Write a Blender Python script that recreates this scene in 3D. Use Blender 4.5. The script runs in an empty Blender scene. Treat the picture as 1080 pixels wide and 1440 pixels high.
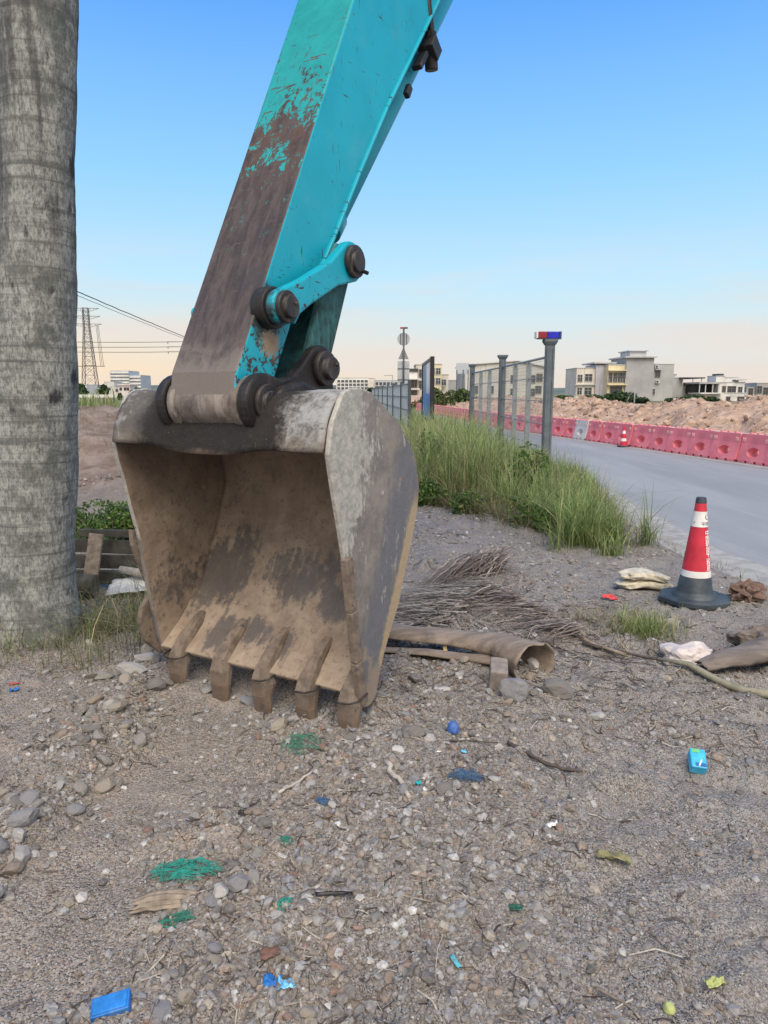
import bpy, bmesh, math, random
import numpy as np
from mathutils import Vector, Matrix, noise as mnoise

random.seed(7)
rng = np.random.default_rng(11)
S = bpy.context.scene
C = S.collection
R = math.radians

# ------------------------------------------------------------------ camera
EYE = 1.45
FPX = 1000.0                                  # focal length for a 1080 px wide frame
PITCH = math.atan(167 / 1000)
cam = bpy.data.cameras.new('camera')
cam.sensor_fit = 'HORIZONTAL'; cam.sensor_width = 36.0; cam.lens = 36.0 * FPX / 1080
cam.clip_start = 0.05; cam.clip_end = 6000
camo = bpy.data.objects.new('camera', cam); C.objects.link(camo)
camo.location = (0, 0, EYE); camo.rotation_euler = (R(90) - PITCH, 0, 0)
S.camera = camo

# ------------------------------------------------------------------ sky, sun, exposure
SUN_EL, SUN_AZ = R(54), R(172)               # azimuth measured from +Y towards +X: soft afterglow behind the camera
w = bpy.data.worlds.new('World'); S.world = w; w.use_nodes = True
nt = w.node_tree; nt.nodes.clear()
def WN(t, **k):
    n = nt.nodes.new(t)
    for a, b in k.items(): setattr(n, a, b)
    return n
wl = nt.links.new
out = WN('ShaderNodeOutputWorld'); bg = WN('ShaderNodeBackground'); wl(bg.outputs[0], out.inputs[0])
sky = WN('ShaderNodeTexSky', sky_type='NISHITA', sun_disc=False)
sky.sun_elevation = SUN_EL; sky.sun_rotation = SUN_AZ; sky.air_density = 1.0; sky.dust_density = 0.6; sky.ozone_density = 2.0
tc = WN('ShaderNodeTexCoord'); sep = WN('ShaderNodeSeparateXYZ'); wl(tc.outputs['Generated'], sep.inputs[0])
asn = WN('ShaderNodeMath', operation='ARCSINE'); wl(sep.outputs[2], asn.inputs[0])
nrm = WN('ShaderNodeMath', operation='DIVIDE'); wl(asn.outputs[0], nrm.inputs[0]); nrm.inputs[1].default_value = math.pi / 2
def lin(c):
    return tuple(((x / 255) / 12.92 if x / 255 <= .04045 else ((x / 255 + .055) / 1.055) ** 2.4) for x in c) + (1,)
def ramp_of(nodes, stops):
    r = nodes.new('ShaderNodeValToRGB'); e = r.color_ramp.elements
    e[0].position, e[0].color = stops[0]; e[1].position, e[1].color = stops[-1]
    for p, c in stops[1:-1]:
        x = e.new(p); x.color = c
    return r
rmp = ramp_of(nt.nodes, [(0.0, lin((226, 208, 193))), (2.9 / 90, lin((218, 219, 216))), (5.6 / 90, lin((205, 224, 230))),
                         (8.5 / 90, lin((186, 224, 244))), (15.7 / 90, lin((146, 205, 251))), (26 / 90, lin((97, 166, 244))),
                         (50 / 90, lin((78, 145, 235))), (1.0, lin((66, 130, 222)))])
wl(nrm.outputs[0], rmp.inputs[0])
# warmer band of afterglow low on the left, thin veil clouds near the horizon
low = WN('ShaderNodeMapRange', interpolation_type='SMOOTHSTEP'); wl(nrm.outputs[0], low.inputs[0])
low.inputs[1].default_value = 8.5 / 90; low.inputs[2].default_value = 0.5 / 90
lef = WN('ShaderNodeMapRange', interpolation_type='SMOOTHSTEP'); wl(sep.outputs[0], lef.inputs[0])
lef.inputs[1].default_value = 0.30; lef.inputs[2].default_value = -0.75
pm = WN('ShaderNodeMath', operation='MULTIPLY'); wl(low.outputs[0], pm.inputs[0]); wl(lef.outputs[0], pm.inputs[1])
warm = WN('ShaderNodeMix', data_type='RGBA'); wl(pm.outputs[0], warm.inputs[0]); wl(rmp.outputs[0], warm.inputs[6]); warm.inputs[7].default_value = lin((248, 218, 178))
mp = WN('ShaderNodeMapping'); wl(tc.outputs['Generated'], mp.inputs[0]); mp.inputs['Scale'].default_value = (2.2, 2.2, 17)
cn = WN('ShaderNodeTexNoise'); wl(mp.outputs[0], cn.inputs[0]); cn.inputs['Scale'].default_value = 1.6; cn.inputs['Detail'].default_value = 5
cr = WN('ShaderNodeMapRange', interpolation_type='SMOOTHSTEP'); wl(cn.outputs[0], cr.inputs[0]); cr.inputs[1].default_value = .42; cr.inputs[2].default_value = .68
cb = WN('ShaderNodeMapRange', interpolation_type='SMOOTHSTEP'); wl(nrm.outputs[0], cb.inputs[0]); cb.inputs[1].default_value = 13 / 90; cb.inputs[2].default_value = 3 / 90
cm = WN('ShaderNodeMath', operation='MULTIPLY'); wl(cr.outputs[0], cm.inputs[0]); wl(cb.outputs[0], cm.inputs[1])
cm2 = WN('ShaderNodeMath', operation='MULTIPLY'); wl(cm.outputs[0], cm2.inputs[0]); cm2.inputs[1].default_value = .75
cl = WN('ShaderNodeMix', data_type='RGBA'); wl(cm2.outputs[0], cl.inputs[0]); wl(warm.outputs[2], cl.inputs[6]); cl.inputs[7].default_value = lin((226, 214, 206))
# physical sky at its own low strength, the dusk colours laid over it
skm = WN('ShaderNodeMix', data_type='RGBA', blend_type='MULTIPLY'); skm.inputs[0].default_value = 1; wl(sky.outputs[0], skm.inputs[6]); skm.inputs[7].default_value = (.09, .09, .09, 1)
fin = WN('ShaderNodeMix', data_type='RGBA'); fin.inputs[0].default_value = .93; wl(skm.outputs[2], fin.inputs[6]); wl(cl.outputs[2], fin.inputs[7])
# pale warm glow added to the unseen sky behind the camera, to brighten the ground
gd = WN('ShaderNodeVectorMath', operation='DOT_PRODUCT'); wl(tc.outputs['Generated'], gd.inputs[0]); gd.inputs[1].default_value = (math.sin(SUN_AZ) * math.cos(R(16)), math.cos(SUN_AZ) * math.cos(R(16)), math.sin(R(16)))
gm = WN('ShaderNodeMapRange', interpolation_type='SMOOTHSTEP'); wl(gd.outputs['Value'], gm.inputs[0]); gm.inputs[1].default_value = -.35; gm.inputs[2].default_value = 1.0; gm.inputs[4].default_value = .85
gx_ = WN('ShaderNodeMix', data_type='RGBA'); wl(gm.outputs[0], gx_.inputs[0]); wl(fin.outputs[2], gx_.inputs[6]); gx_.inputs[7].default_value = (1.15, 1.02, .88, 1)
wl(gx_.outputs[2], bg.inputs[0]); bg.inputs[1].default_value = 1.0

sd = bpy.data.lights.new('sun', 'SUN'); sd.energy = 3.0; sd.angle = R(40); sd.color = (1.0, .89, .76)
so = bpy.data.objects.new('sun', sd); C.objects.link(so)
sv = Vector((math.sin(SUN_AZ) * math.cos(SUN_EL), math.cos(SUN_AZ) * math.cos(SUN_EL), math.sin(SUN_EL)))
so.rotation_euler = sv.to_track_quat('Z', 'Y').to_euler()
S.view_settings.view_transform = 'Standard'; S.view_settings.look = 'None'
S.view_settings.exposure = 0.2; S.view_settings.gamma = 1.0; S.view_settings.use_curve_mapping = False
S.render.engine = 'CYCLES'
S.cycles.max_bounces = 6; S.cycles.transparent_max_bounces = 8

# ------------------------------------------------------------------ helpers: survey of the place
_c, _s = math.cos(PITCH), math.sin(PITCH)
def ray(u, v):
    dx = (u - 540) / FPX; dy = (720 - v) / FPX
    return np.array([dx, _c + _s * dy, -_s + _c * dy])
def spot(u, v, z=0.0):
    r = ray(u, v); t = (z - EYE) / r[2]; return r[0] * t, r[1] * t
def atY(u, v, Y):
    r = ray(u, v); t = Y / r[1]; return r[0] * t, Y, EYE + r[2] * t

# ------------------------------------------------------------------ helpers: objects
def tag(o, label=None, cat=None, group=None, kind=None):
    if label: o['label'] = label
    if cat: o['category'] = cat
    if group: o['group'] = group
    if kind: o['kind'] = kind
    return o
def empty(name, loc, rz=0.0, label=None, cat=None, group=None):
    o = bpy.data.objects.new(name, None); C.objects.link(o)
    o.location = loc; o.rotation_euler = (0, 0, rz); o.empty_display_size = .2
    return tag(o, label, cat, group)
def link_mesh(name, me, mat, parent=None):
    o = bpy.data.objects.new(name, me)
    for m in (mat if isinstance(mat, (list, tuple)) else [mat]): me.materials.append(m)
    C.objects.link(o)
    if parent is not None: o.parent = parent
    return o
def copy_tree(o, parent=None):
    c = o.copy(); C.objects.link(c); c.parent = parent
    for ch in list(o.children): copy_tree(ch, c)
    return c

class MB:
    """collects shapes and links them as ONE mesh object"""
    def __init__(s): s.v = []; s.f = []; s.m = []; s.sm = []
    def add(s, vs, fs, mi=0, smooth=False):
        b = len(s.v); s.v.extend([tuple(x) for x in vs]); s.f.extend([tuple(i + b for i in f) for f in fs])
        s.m.extend([mi] * len(fs)); s.sm.extend([smooth] * len(fs)); return s
    def box(s, c, d, rot=None, mi=0):
        hx, hy, hz = d[0] / 2, d[1] / 2, d[2] / 2
        vs = [Vector((x, y, z)) for x in (-hx, hx) for y in (-hy, hy) for z in (-hz, hz)]
        if rot is not None: vs = [rot @ v for v in vs]
        vs = [v + Vector(c) for v in vs]
        return s.add(vs, [(0, 1, 3, 2), (4, 6, 7, 5), (0, 4, 5, 1), (2, 3, 7, 6), (0, 2, 6, 4), (1, 5, 7, 3)], mi)
    def bar(s, p0, p1, w, h, up=(0, 0, 1), mi=0):
        p0, p1 = Vector(p0), Vector(p1); d = (p1 - p0); L = d.length; d.normalize()
        u = Vector(up); x = d.cross(u)
        if x.length < 1e-4: x = d.cross(Vector((1, 0, 0)))
        x.normalize(); u = x.cross(d)
        rot = Matrix((x, d, u)).transposed()
        return s.box((p0 + p1) / 2, (w, L, h), rot, mi)
    def tube(s, pts, rad, n=8, mi=0, caps=True, smooth=True):
        pts = [Vector(p) for p in pts]; k = len(pts)
        if not isinstance(rad, (list, tuple)): rad = [rad] * k
        vs = []; pu = None
        for i, p in enumerate(pts):
            d = (pts[min(i + 1, k - 1)] - pts[max(i - 1, 0)]).normalized()
            if pu is None:
                pu = Vector((0, 0, 1)) if abs(d.z) < .9 else Vector((1, 0, 0))
            x = d.cross(pu).normalized(); y = x.cross(d).normalized(); pu = y
            for j in range(n):
                a = 2 * math.pi * j / n
                vs.append(p + (x * math.cos(a) + y * math.sin(a)) * rad[i])
        fs = [(i * n + j, i * n + (j + 1) % n, (i + 1) * n + (j + 1) % n, (i + 1) * n + j) for i in range(k - 1) for j in range(n)]
        s.add(vs, fs, mi, smooth)
        if caps:
            b = len(s.v) - len(vs)
            s.f.append(tuple(b + j for j in reversed(range(n)))); s.m.append(mi); s.sm.append(False)
            s.f.append(tuple(b + (k - 1) * n + j for j in range(n))); s.m.append(mi); s.sm.append(False)
        return s
    def cyl(s, p0, p1, r0, r1=None, n=20, mi=0, smooth=True):
        return s.tube([p0, p1], [r0, r0 if r1 is None else r1], n, mi, True, smooth)
    def lathe(s, prof, c=(0, 0, 0), n=28, mi=0, smooth=True):
        vs = [(c[0] + r * math.cos(2 * math.pi * j / n), c[1] + r * math.sin(2 * math.pi * j / n), c[2] + z) for r, z in prof for j in range(n)]
        fs = [(i * n + j, i * n + (j + 1) % n, (i + 1) * n + (j + 1) % n, (i + 1) * n + j) for i in range(len(prof) - 1) for j in range(n)]
        return s.add(vs, fs, mi, smooth)
    def prism(s, poly, x0, x1, mi=0):
        """poly in (y, z), extruded along x"""
        n = len(poly)
        vs = [(x0, y, z) for y, z in poly] + [(x1, y, z) for y, z in poly]
        fs = [tuple(reversed(range(n))), tuple(range(n, 2 * n))] + [(i, (i + 1) % n, n + (i + 1) % n, n + i) for i in range(n)]
        return s.add(vs, fs, mi)
    def build(s, name, mat, parent=None, bevel=0.0, seg=2, sharp=None, loc=None):
        me = bpy.data.meshes.new(name)
        me.from_pydata(s.v, [], s.f); me.update()
        me.polygons.foreach_set('material_index', s.m); me.polygons.foreach_set('use_smooth', s.sm)
        bm = bmesh.new(); bm.from_mesh(me); bmesh.ops.recalc_face_normals(bm, faces=bm.faces)
        if bevel:
            es = [e for e in bm.edges if len(e.link_faces) == 2 and e.calc_face_angle(0) > R(28)]
            r = bmesh.ops.bevel(bm, geom=es, offset=bevel, segments=seg, profile=.5, affect='EDGES', clamp_overlap=True)
        bm.to_mesh(me); bm.free()
        o = link_mesh(name, me, mat, parent)
        if loc is not None: o.location = loc
        return o

def np_mesh(name, V, F, mat, parent=None, smooth=False, attr=None):
    """V (n,3), F (m,3|4) numpy; attr = per-vertex rgb colour array"""
    me = bpy.data.meshes.new(name)
    n, m, k = len(V), len(F), F.shape[1]
    me.vertices.add(n); me.vertices.foreach_set('co', np.ascontiguousarray(V, dtype=np.float32).ravel())
    me.loops.add(m * k); me.loops.foreach_set('vertex_index', np.ascontiguousarray(F, dtype=np.int32).ravel())
    me.polygons.add(m); me.polygons.foreach_set('loop_start', np.arange(0, m * k, k, dtype=np.int32))
    me.polygons.foreach_set('loop_total', np.full(m, k, dtype=np.int32))
    me.polygons.foreach_set('use_smooth', np.full(m, smooth, dtype=bool))
    me.update(calc_edges=True)
    if attr is not None:
        a = me.color_attributes.new('tint', 'FLOAT_COLOR', 'POINT')
        cc = np.ones((n, 4), dtype=np.float32); cc[:, :3] = attr
        a.data.foreach_set('color', cc.ravel())
    me.validate()
    return link_mesh(name, me, mat, parent)

# ------------------------------------------------------------------ helpers: noise
_perm = rng.random((256, 256)).astype(np.float64)
def vnoise(x, y):
    xi = np.floor(x).astype(int); yi = np.floor(y).astype(int)
    fx = x - xi; fy = y - yi; fx = fx * fx * (3 - 2 * fx); fy = fy * fy * (3 - 2 * fy)
    a = _perm[xi & 255, yi & 255]; b = _perm[(xi + 1) & 255, yi & 255]; c = _perm[xi & 255, (yi + 1) & 255]; d = _perm[(xi + 1) & 255, (yi + 1) & 255]
    return (a * (1 - fx) + b * fx) * (1 - fy) + (c * (1 - fx) + d * fx) * fy
def fbm(x, y, o=4):
    s = 0; a = .5; t = 0
    for i in range(o):
        s = s + a * vnoise(x * 2 ** i + 17.3 * i, y * 2 ** i + 9.1 * i); t += a; a *= .5
    return s / t
def sstep(a, b, x):
    t = np.clip((x - a) / (b - a), 0, 1); return t * t * (3 - 2 * t)

# ------------------------------------------------------------------ helpers: materials
class NT:
    def __init__(s, name):
        s.m = bpy.data.materials.new(name); s.m.use_nodes = True; s.t = s.m.node_tree; s.n = s.t.nodes; s.l = s.t.links.new
        s.b = s.n['Principled BSDF']; s._tc = None
    def node(s, t, **k):
        n = s.n.new(t)
        for a, b in k.items(): setattr(n, a, b)
        return n
    def co(s, scale=(1, 1, 1), rot=(0, 0, 0), which='Object', loc=(0, 0, 0)):
        if s._tc is None: s._tc = s.node('ShaderNodeTexCoord')
        m = s.node('ShaderNodeMapping'); s.l(s._tc.outputs[which], m.inputs[0])
        m.inputs['Scale'].default_value = scale; m.inputs['Rotation'].default_value = rot; m.inputs['Location'].default_value = loc
        return m.outputs[0]
    def world(s, scale=(1, 1, 1), rot=(0, 0, 0)):
        g = s.node('ShaderNodeNewGeometry'); m = s.node('ShaderNodeMapping'); s.l(g.outputs['Position'], m.inputs[0])
        m.inputs['Scale'].default_value = scale; m.inputs['Rotation'].default_value = rot; return m.outputs[0]
    def noise(s, vec, scale, detail=4, rough=.55, dist=0.0):
        n = s.node('ShaderNodeTexNoise'); s.l(vec, n.inputs[0]); n.inputs['Scale'].default_value = scale
        n.inputs['Detail'].default_value = detail; n.inputs['Roughness'].default_value = rough; n.inputs['Distortion'].default_value = dist
        return n.outputs[0]
    def vor(s, vec, scale, out='Distance', feature='F1', rnd=1.0):
        n = s.node('ShaderNodeTexVoronoi', feature=feature); s.l(vec, n.inputs[0]); n.inputs['Scale'].default_value = scale; n.inputs['Randomness'].default_value = rnd
        return n.outputs[out]
    def mr(s, x, a, b, c=0.0, d=1.0, smooth=True):
        n = s.node('ShaderNodeMapRange', interpolation_type='SMOOTHSTEP' if smooth else 'LINEAR'); s.l(x, n.inputs[0])
        for i, q in enumerate((a, b, c, d)): n.inputs[i + 1].default_value = q
        return n.outputs[0]
    def math(s, op, a, b=None):
        n = s.node('ShaderNodeMath', operation=op)
        for i, q in enumerate((a, b)):
            if q is None: continue
            if isinstance(q, (int, float)): n.inputs[i].default_value = q
            else: s.l(q, n.inputs[i])
        return n.outputs[0]
    def mix(s, fac, a, b, mode='MIX'):
        n = s.node('ShaderNodeMix', data_type='RGBA', blend_type=mode)
        for i, q in ((0, fac), (6, a), (7, b)):
            if isinstance(q, (int, float)): n.inputs[i].default_value = q
            elif isinstance(q, tuple): n.inputs[i].default_value = q if len(q) == 4 else q + (1,)
            else: s.l(q, n.inputs[i])
        return n.outputs[2]
    def xyz(s, vec):
        n = s.node('ShaderNodeSeparateXYZ'); s.l(vec, n.inputs[0]); return n.outputs
    def bump(s, h, strength=.5, dist=.01, prev=None):
        n = s.node('ShaderNodeBump'); s.l(h, n.inputs['Height']); n.inputs['Strength'].default_value = strength; n.inputs['Distance'].default_value = dist
        if prev is not None: s.l(prev, n.inputs['Normal'])
        return n.outputs[0]
    def fin(s, color=None, rough=None, normal=None, metal=None, spec=None):
        for k, q in (('Base Color', color), ('Roughness', rough), ('Normal', normal), ('Metallic', metal), ('Specular IOR Level', spec)):
            if q is None: continue
            if isinstance(q, (int, float)): s.b.inputs[k].default_value = q
            elif isinstance(q, tuple): s.b.inputs[k].default_value = q if len(q) == 4 else q + (1,)
            else: s.l(q, s.b.inputs[k])
        return s.m

def plain(name, col, rough=.7, var=.25, scale=12, bump=.0, metal=0.0, dirt=None, which='Object', spec=.4):
    t = NT(name); v = t.co(which=which); n = t.noise(v, scale, 5, .6)
    d = tuple(x * (1 - var) for x in col); l = tuple(min(1, x * (1 + var)) for x in col)
    c = t.mix(t.mr(n, .3, .7), d, l)
    if dirt:
        c = t.mix(t.mr(t.noise(v, scale * .37, 6, .65), .52, .72, 0, .8), c, dirt)
    nr = t.bump(t.noise(v, scale * 5, 4), bump, .004) if bump else None
    return t.fin(c, rough, nr, metal, spec)

def tinted(name, rough=.8, bump=.3, scale=60, trans=0.0, spec=.3, var=.25):
    t = NT(name); a = t.node('ShaderNodeVertexColor', layer_name='tint')
    v = t.co(); n = t.noise(v, scale, 4, .6)
    c = t.mix(1.0, a.outputs[0], t.mix(t.mr(n, .3, .7), (1 - var,) * 3, (1 + var,) * 3), 'MULTIPLY')
    nr = t.bump(n, bump, .006) if bump else None
    m = t.fin(c, rough, nr, None, spec)
    if trans:
        tr = t.node('ShaderNodeBsdfTranslucent'); t.l(c, tr.inputs[0])
        mx = t.node('ShaderNodeMixShader'); mx.inputs[0].default_value = trans
        o = t.n['Material Output']; t.l(t.b.outputs[0], mx.inputs[1]); t.l(tr.outputs[0], mx.inputs[2]); t.l(mx.outputs[0], o.inputs[0])
    return m

# --- soil: brown-grey dirt, crushed gravel fines, damp and dusty patches
def soil_mat():
    t = NT('gravel_soil'); p = t.world()
    big = t.noise(p, .9, 5, .6); mid = t.noise(p, 5.5, 5, .62); fine = t.noise(p, 60, 5, .65)
    xs0 = t.xyz(p)
    brown = t.mr(t.math('ADD', xs0[0], t.math('MULTIPLY', t.math('SUBTRACT', big, .5), 1.3)), .15, -.35)
    base_ = t.mix(brown, (.262, .243, .222), (.315, .265, .215))
    c = t.mix(t.mr(mid, .36, .62), t.mix(.35, base_, (.13, .112, .096)), base_)
    c = t.mix(t.mr(big, .52, .68, 0, .55), c, (.285, .265, .238))
    damp = t.noise(p, 1.9, 6, .7, .5); c = t.mix(t.mr(damp, .57, .70, 0, .5), c, (.13, .11, .095))
    cell = t.node('ShaderNodeTexVoronoi'); t.l(p, cell.inputs[0]); cell.inputs['Scale'].default_value = 105
    cs = t.node('ShaderNodeSeparateColor'); t.l(cell.outputs['Color'], cs.inputs[0])
    peb = t.mix(t.mr(cs.outputs[0], .2, .9), (.115, .108, .10), (.40, .39, .375))
    peb = t.mix(t.mr(cs.outputs[1], .80, .95), peb, (.27, .20, .165))
    grit = t.mr(t.noise(p, 2.2, 4, .6), .34, .56, .38, 1.0)
    edge = t.mr(cell.outputs['Distance'], .25, .62, 1, 0)
    c = t.mix(t.math('MULTIPLY', grit, edge), c, peb)
    cell2 = t.node('ShaderNodeTexVoronoi'); t.l(p, cell2.inputs[0]); cell2.inputs['Scale'].default_value = 250
    cs2 = t.node('ShaderNodeSeparateColor'); t.l(cell2.outputs['Color'], cs2.inputs[0])
    c = t.mix(t.math('MULTIPLY', t.mr(cs2.outputs[0], .55, .8), .5), c, (.41, .40, .39))
    c = t.mix(t.math('MULTIPLY', t.mr(cs2.outputs[1], .6, .8), .55), c, (.085, .075, .068))
    c = t.mix(t.mr(fine, .5, .75, 0, .4), c, (.09, .08, .072))
    # far ground: dry grass and earth beyond the lot
    xs = t.xyz(p)
    far = t.mr(xs[1], 30, 60); c = t.mix(far, c, t.mix(t.noise(p, .12, 4), (.10, .12, .05), (.23, .19, .13)))
    bank = t.math('MULTIPLY', t.mr(xs[1], 8.2, 9.4), t.mr(xs[0], -1.0, -1.8)); bank = t.math('MULTIPLY', bank, t.mr(xs[1], 26, 18))
    c = t.mix(bank, c, t.mix(t.mr(t.noise(p, 2.5, 6, .7), .35, .65), (.20, .145, .11), (.33, .265, .215)))
    h = t.math('ADD', t.math('MULTIPLY', t.math('MULTIPLY', edge, grit), .6), t.math('MULTIPLY', fine, .55))
    n = t.bump(h, .9, .008); n = t.bump(t.mr(cell2.outputs['Distance'], 0, .5, 1, 0), .45, .003, n)
    n = t.bump(mid, .5, .03, n)
    return t.fin(c, .93, n, None, .2)
M = {}
M['soil'] = soil_mat()
def mound_mat(name, a, b, d, sc=1.0):
    t = NT(name); p = t.world((1 / sc,) * 3)
    n1 = t.noise(p, 1.3, 6, .65, .4); n2 = t.noise(p, 9, 6, .7)
    v = t.node('ShaderNodeTexVoronoi'); t.l(p, v.inputs[0]); v.inputs['Scale'].default_value = 6
    cs = t.node('ShaderNodeSeparateColor'); t.l(v.outputs['Color'], cs.inputs[0])
    c = t.mix(t.mr(n1, .35, .65), a, b); c = t.mix(t.mr(n2, .5, .75, 0, .8), c, d)
    c = t.mix(t.mr(cs.outputs[0], .6, .9, 0, .5), c, tuple(min(1, x * 1.35) for x in b))
    return t.fin(c, .95, t.bump(n2, .9, .08 * sc, t.bump(v.outputs['Distance'], .5, .06 * sc)), None, .15)
M['mound'] = mound_mat('dug_earth', (.27, .205, .16), (.33, .27, .225), (.16, .12, .095))
M['rubble'] = mound_mat('rubble_earth', (.36, .25, .18), (.46, .34, .26), (.24, .16, .115), 1.2)

def road_mat():
    t = NT('grey_road'); p = t.world()
    n1 = t.noise(t.world((1, .25, 1)), .5, 5, .6); n2 = t.noise(p, 45, 5, .7); n3 = t.noise(t.world((1.2, .12, 1), (0, 0, R(-10))), 2.0, 5, .65)
    c = t.mix(t.mr(n1, .35, .65), (.225, .235, .245), (.275, .285, .295))
    c = t.mix(t.mr(n3, .45, .75, 0, .5), c, (.33, .335, .335))
    c = t.mix(t.mr(n2, .5, .8, 0, .5), c, (.17, .175, .18))
    cr = t.vor(t.world((.5, .17, 1), (0, 0, R(20))), 1.0, 'Distance', 'DISTANCE_TO_EDGE')
    c = t.mix(t.mr(cr, 0, .008, .16, 0), c, (.13, .135, .14))
    return t.fin(c, .75, t.bump(n2, .35, .004), None, .35)
M['road'] = road_mat()
M['dust_edge'] = plain('dusty_road_edge', (.30, .295, .285), .95, .2, 7, .5)
M['stone'] = tinted('stone', .88, .55, 45)
M['pebble'] = tinted('pebble', .88, .25, 90)
M['grass'] = tinted('grass_blade', .6, 0, 8, .3)
M['leafy'] = tinted('leaf', .55, 0, 8, .25)
M['dryleaf'] = tinted('dry_leaflet', .8, .2, 40, .12)
M['twig'] = tinted('twig', .85, .3, 60)

# ------------------------------------------------------------------ ground
def seg_d(x, y, pts):
    """distance to a polyline (vectorised) """
    best = np.full(np.shape(x), 1e9)
    for (ax, ay), (bx, by) in zip(pts[:-1], pts[1:]):
        dx, dy = bx - ax, by - ay; L = dx * dx + dy * dy
        t = np.clip(((x - ax) * dx + (y - ay) * dy) / L, 0, 1)
        best = np.minimum(best, np.hypot(x - ax - t * dx, y - ay - t * dy))
    return best
ROW_A = [spot(*q) for q in ((240, 905), (205, 945), (170, 1000), (130, 1060), (80, 1120), (20, 1185), (-60, 1260))]
ROW_B = [spot(*q) for q in ((0, 1190), (60, 1215), (40, 1260))]
ROW_C = [spot(*q) for q in ((250, 1180), (330, 1160), (430, 1175), (330, 1260), (420, 1280))]
ROW_D = [spot(*q) for q in ((390, 1030), (450, 1060), (560, 1050), (680, 1120), (600, 1160))]
TRACK = [spot(*q) for q in ((345, 990), (240, 1090), (150, 1190), (70, 1330))]
TEETH = [(-1.04, 3.64), (.0, 3.04)]
TIPS = [(-1.02, 3.40), (-.12, 2.88)]
CAMP = [spot(*q) for q in ((590, 940), (690, 960), (760, 1010))]
ROAD_L = [(3.55, -30), (3.35, 2.0), (3.12, 5.4), (2.98, 6.6), (3.0, 8.0), (3.22, 10.5), (3.35, 14), (3.25, 22), (2.75, 32), (1.6, 52), (-3.0, 110), (-20, 240)]
BARR = [(9.85, 5.0), (8.1, 15.0), (6.2, 25.9), (5.2, 31.0), (3.9, 52.0), (.5, 95.0), (-14, 240)]
def poly_x(pts, y):
    return np.interp(y, [p[1] for p in pts], [p[0] for p in pts])
def gz(x, y, micro=True):
    x = np.asarray(x, float); y = np.asarray(y, float)
    near = 1 - sstep(9, 16, np.hypot(x, y))
    z = (fbm(x * .45 + 3, y * .45, 3) - .5) * .10 * sstep(1, 6, np.hypot(x, y))
    z = z + .055 * np.exp(-(seg_d(x, y, ROW_A) / .11) ** 2) + .03 * np.exp(-(seg_d(x, y, ROW_C) / .14) ** 2)
    z = z + .035 * np.exp(-(seg_d(x, y, ROW_B) / .16) ** 2) + .025 * np.exp(-(seg_d(x, y, ROW_D) / .2) ** 2) + .045 * np.exp(-(seg_d(x, y, CAMP) / .25) ** 2)
    tr = np.exp(-(seg_d(x, y, TRACK) / .26) ** 4)
    z = z - .02 * tr
    z = z + .105 * np.exp(-(seg_d(x, y, TEETH) / .10) ** 2) * (.45 + 1.0 * fbm(x * 7, y * 7, 3)) + .016 * np.exp(-(seg_d(x, y, TIPS) / .07) ** 2) * (.2 + 1.6 * fbm(x * 11, y * 11, 2))
    if micro:
        a = near * (1 - .65 * tr)
        lump = np.clip(fbm(x * 9 + 31, y * 9, 2) - .56, 0, 1) * sstep(.42, .58, fbm(x * 1.6 + 11, y * 1.6, 3))
        z = z + a * ((fbm(x * 4.2, y * 4.2, 4) - .5) * .065 + (fbm(x * 17 + 5, y * 17, 3) - .5) * .034 + (fbm(x * 42, y * 42 + 8, 2) - .5) * .016 + lump * .13)
    rut = sstep(.35, .8, x) * sstep(1.9, 2.4, y) * (1 - sstep(4.2, 5, y)); z = z + rut * .020 * np.sin((y * .86 + x * .32) * 21 + 4 * fbm(x * 2, y * 2, 3)) * (.3 + fbm(x * 3 + 5, y * 3, 3))
    # verge bank under the tall grass, ground drops to the road
    e = poly_x(ROAD_L, y)
    bank = sstep(6.6, 9.5, y) * sstep(.2, 1.4, x) * (1 - sstep(30, 40, y)); z = z + .12 * bank * (fbm(x * .8, y * .8, 3) + .4)
    d = sstep(-.35, .02, x - e); z = z * (1 - d) + d * (-.13)
    far_r = sstep(0, 6, x - poly_x(BARR, y)); z = z * (1 - far_r) + far_r * (-.1)
    # dug bank on the left, behind the boards
    m = np.exp(-((x + 4.6) / 3.6) ** 4) * sstep(7.4, 12.6, y) * (1 - sstep(17, 26, y))
    z = z + m * (1.08 + .60 * (fbm(x * .9, y * .9, 4) - .5) + .42 * (fbm(x * 3.3, y * 3.3, 4) - .5) + .16 * (fbm(x * 9, y * 9, 3) - .5))
    return z
def axis(lo, hi, step, end_lo, end_hi, g=1.09, gmid=1.0):
    a = [lo]; st = step
    while a[-1] < hi: a.append(a[-1] + st); st *= gmid
    s1 = st
    while a[-1] < end_hi: s1 *= g; a.append(a[-1] + s1)
    b = [lo]; s2 = step
    while b[-1] > end_lo: s2 *= g; b.append(b[-1] - s2)
    return np.array(b[:0:-1] + a)
gx = axis(-1.9, 2.6, .018, -2500, 2500, 1.075)
gy = axis(1.2, 6.0, .015, -1500, 4500, 1.07, 1.0035)
X, Y = np.meshgrid(gx, gy)
V = np.stack([X.ravel(), Y.ravel(), gz(X.ravel(), Y.ravel())], 1)
nx, ny = len(gx), len(gy)
ii = (np.arange(ny - 1)[:, None] * nx + np.arange(nx - 1)[None, :]).ravel()
F = np.stack([ii, ii + 1, ii + nx + 1, ii + nx], 1)
tag(np_mesh('ground', V, F, M['soil'], smooth=True), kind='structure')

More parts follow.
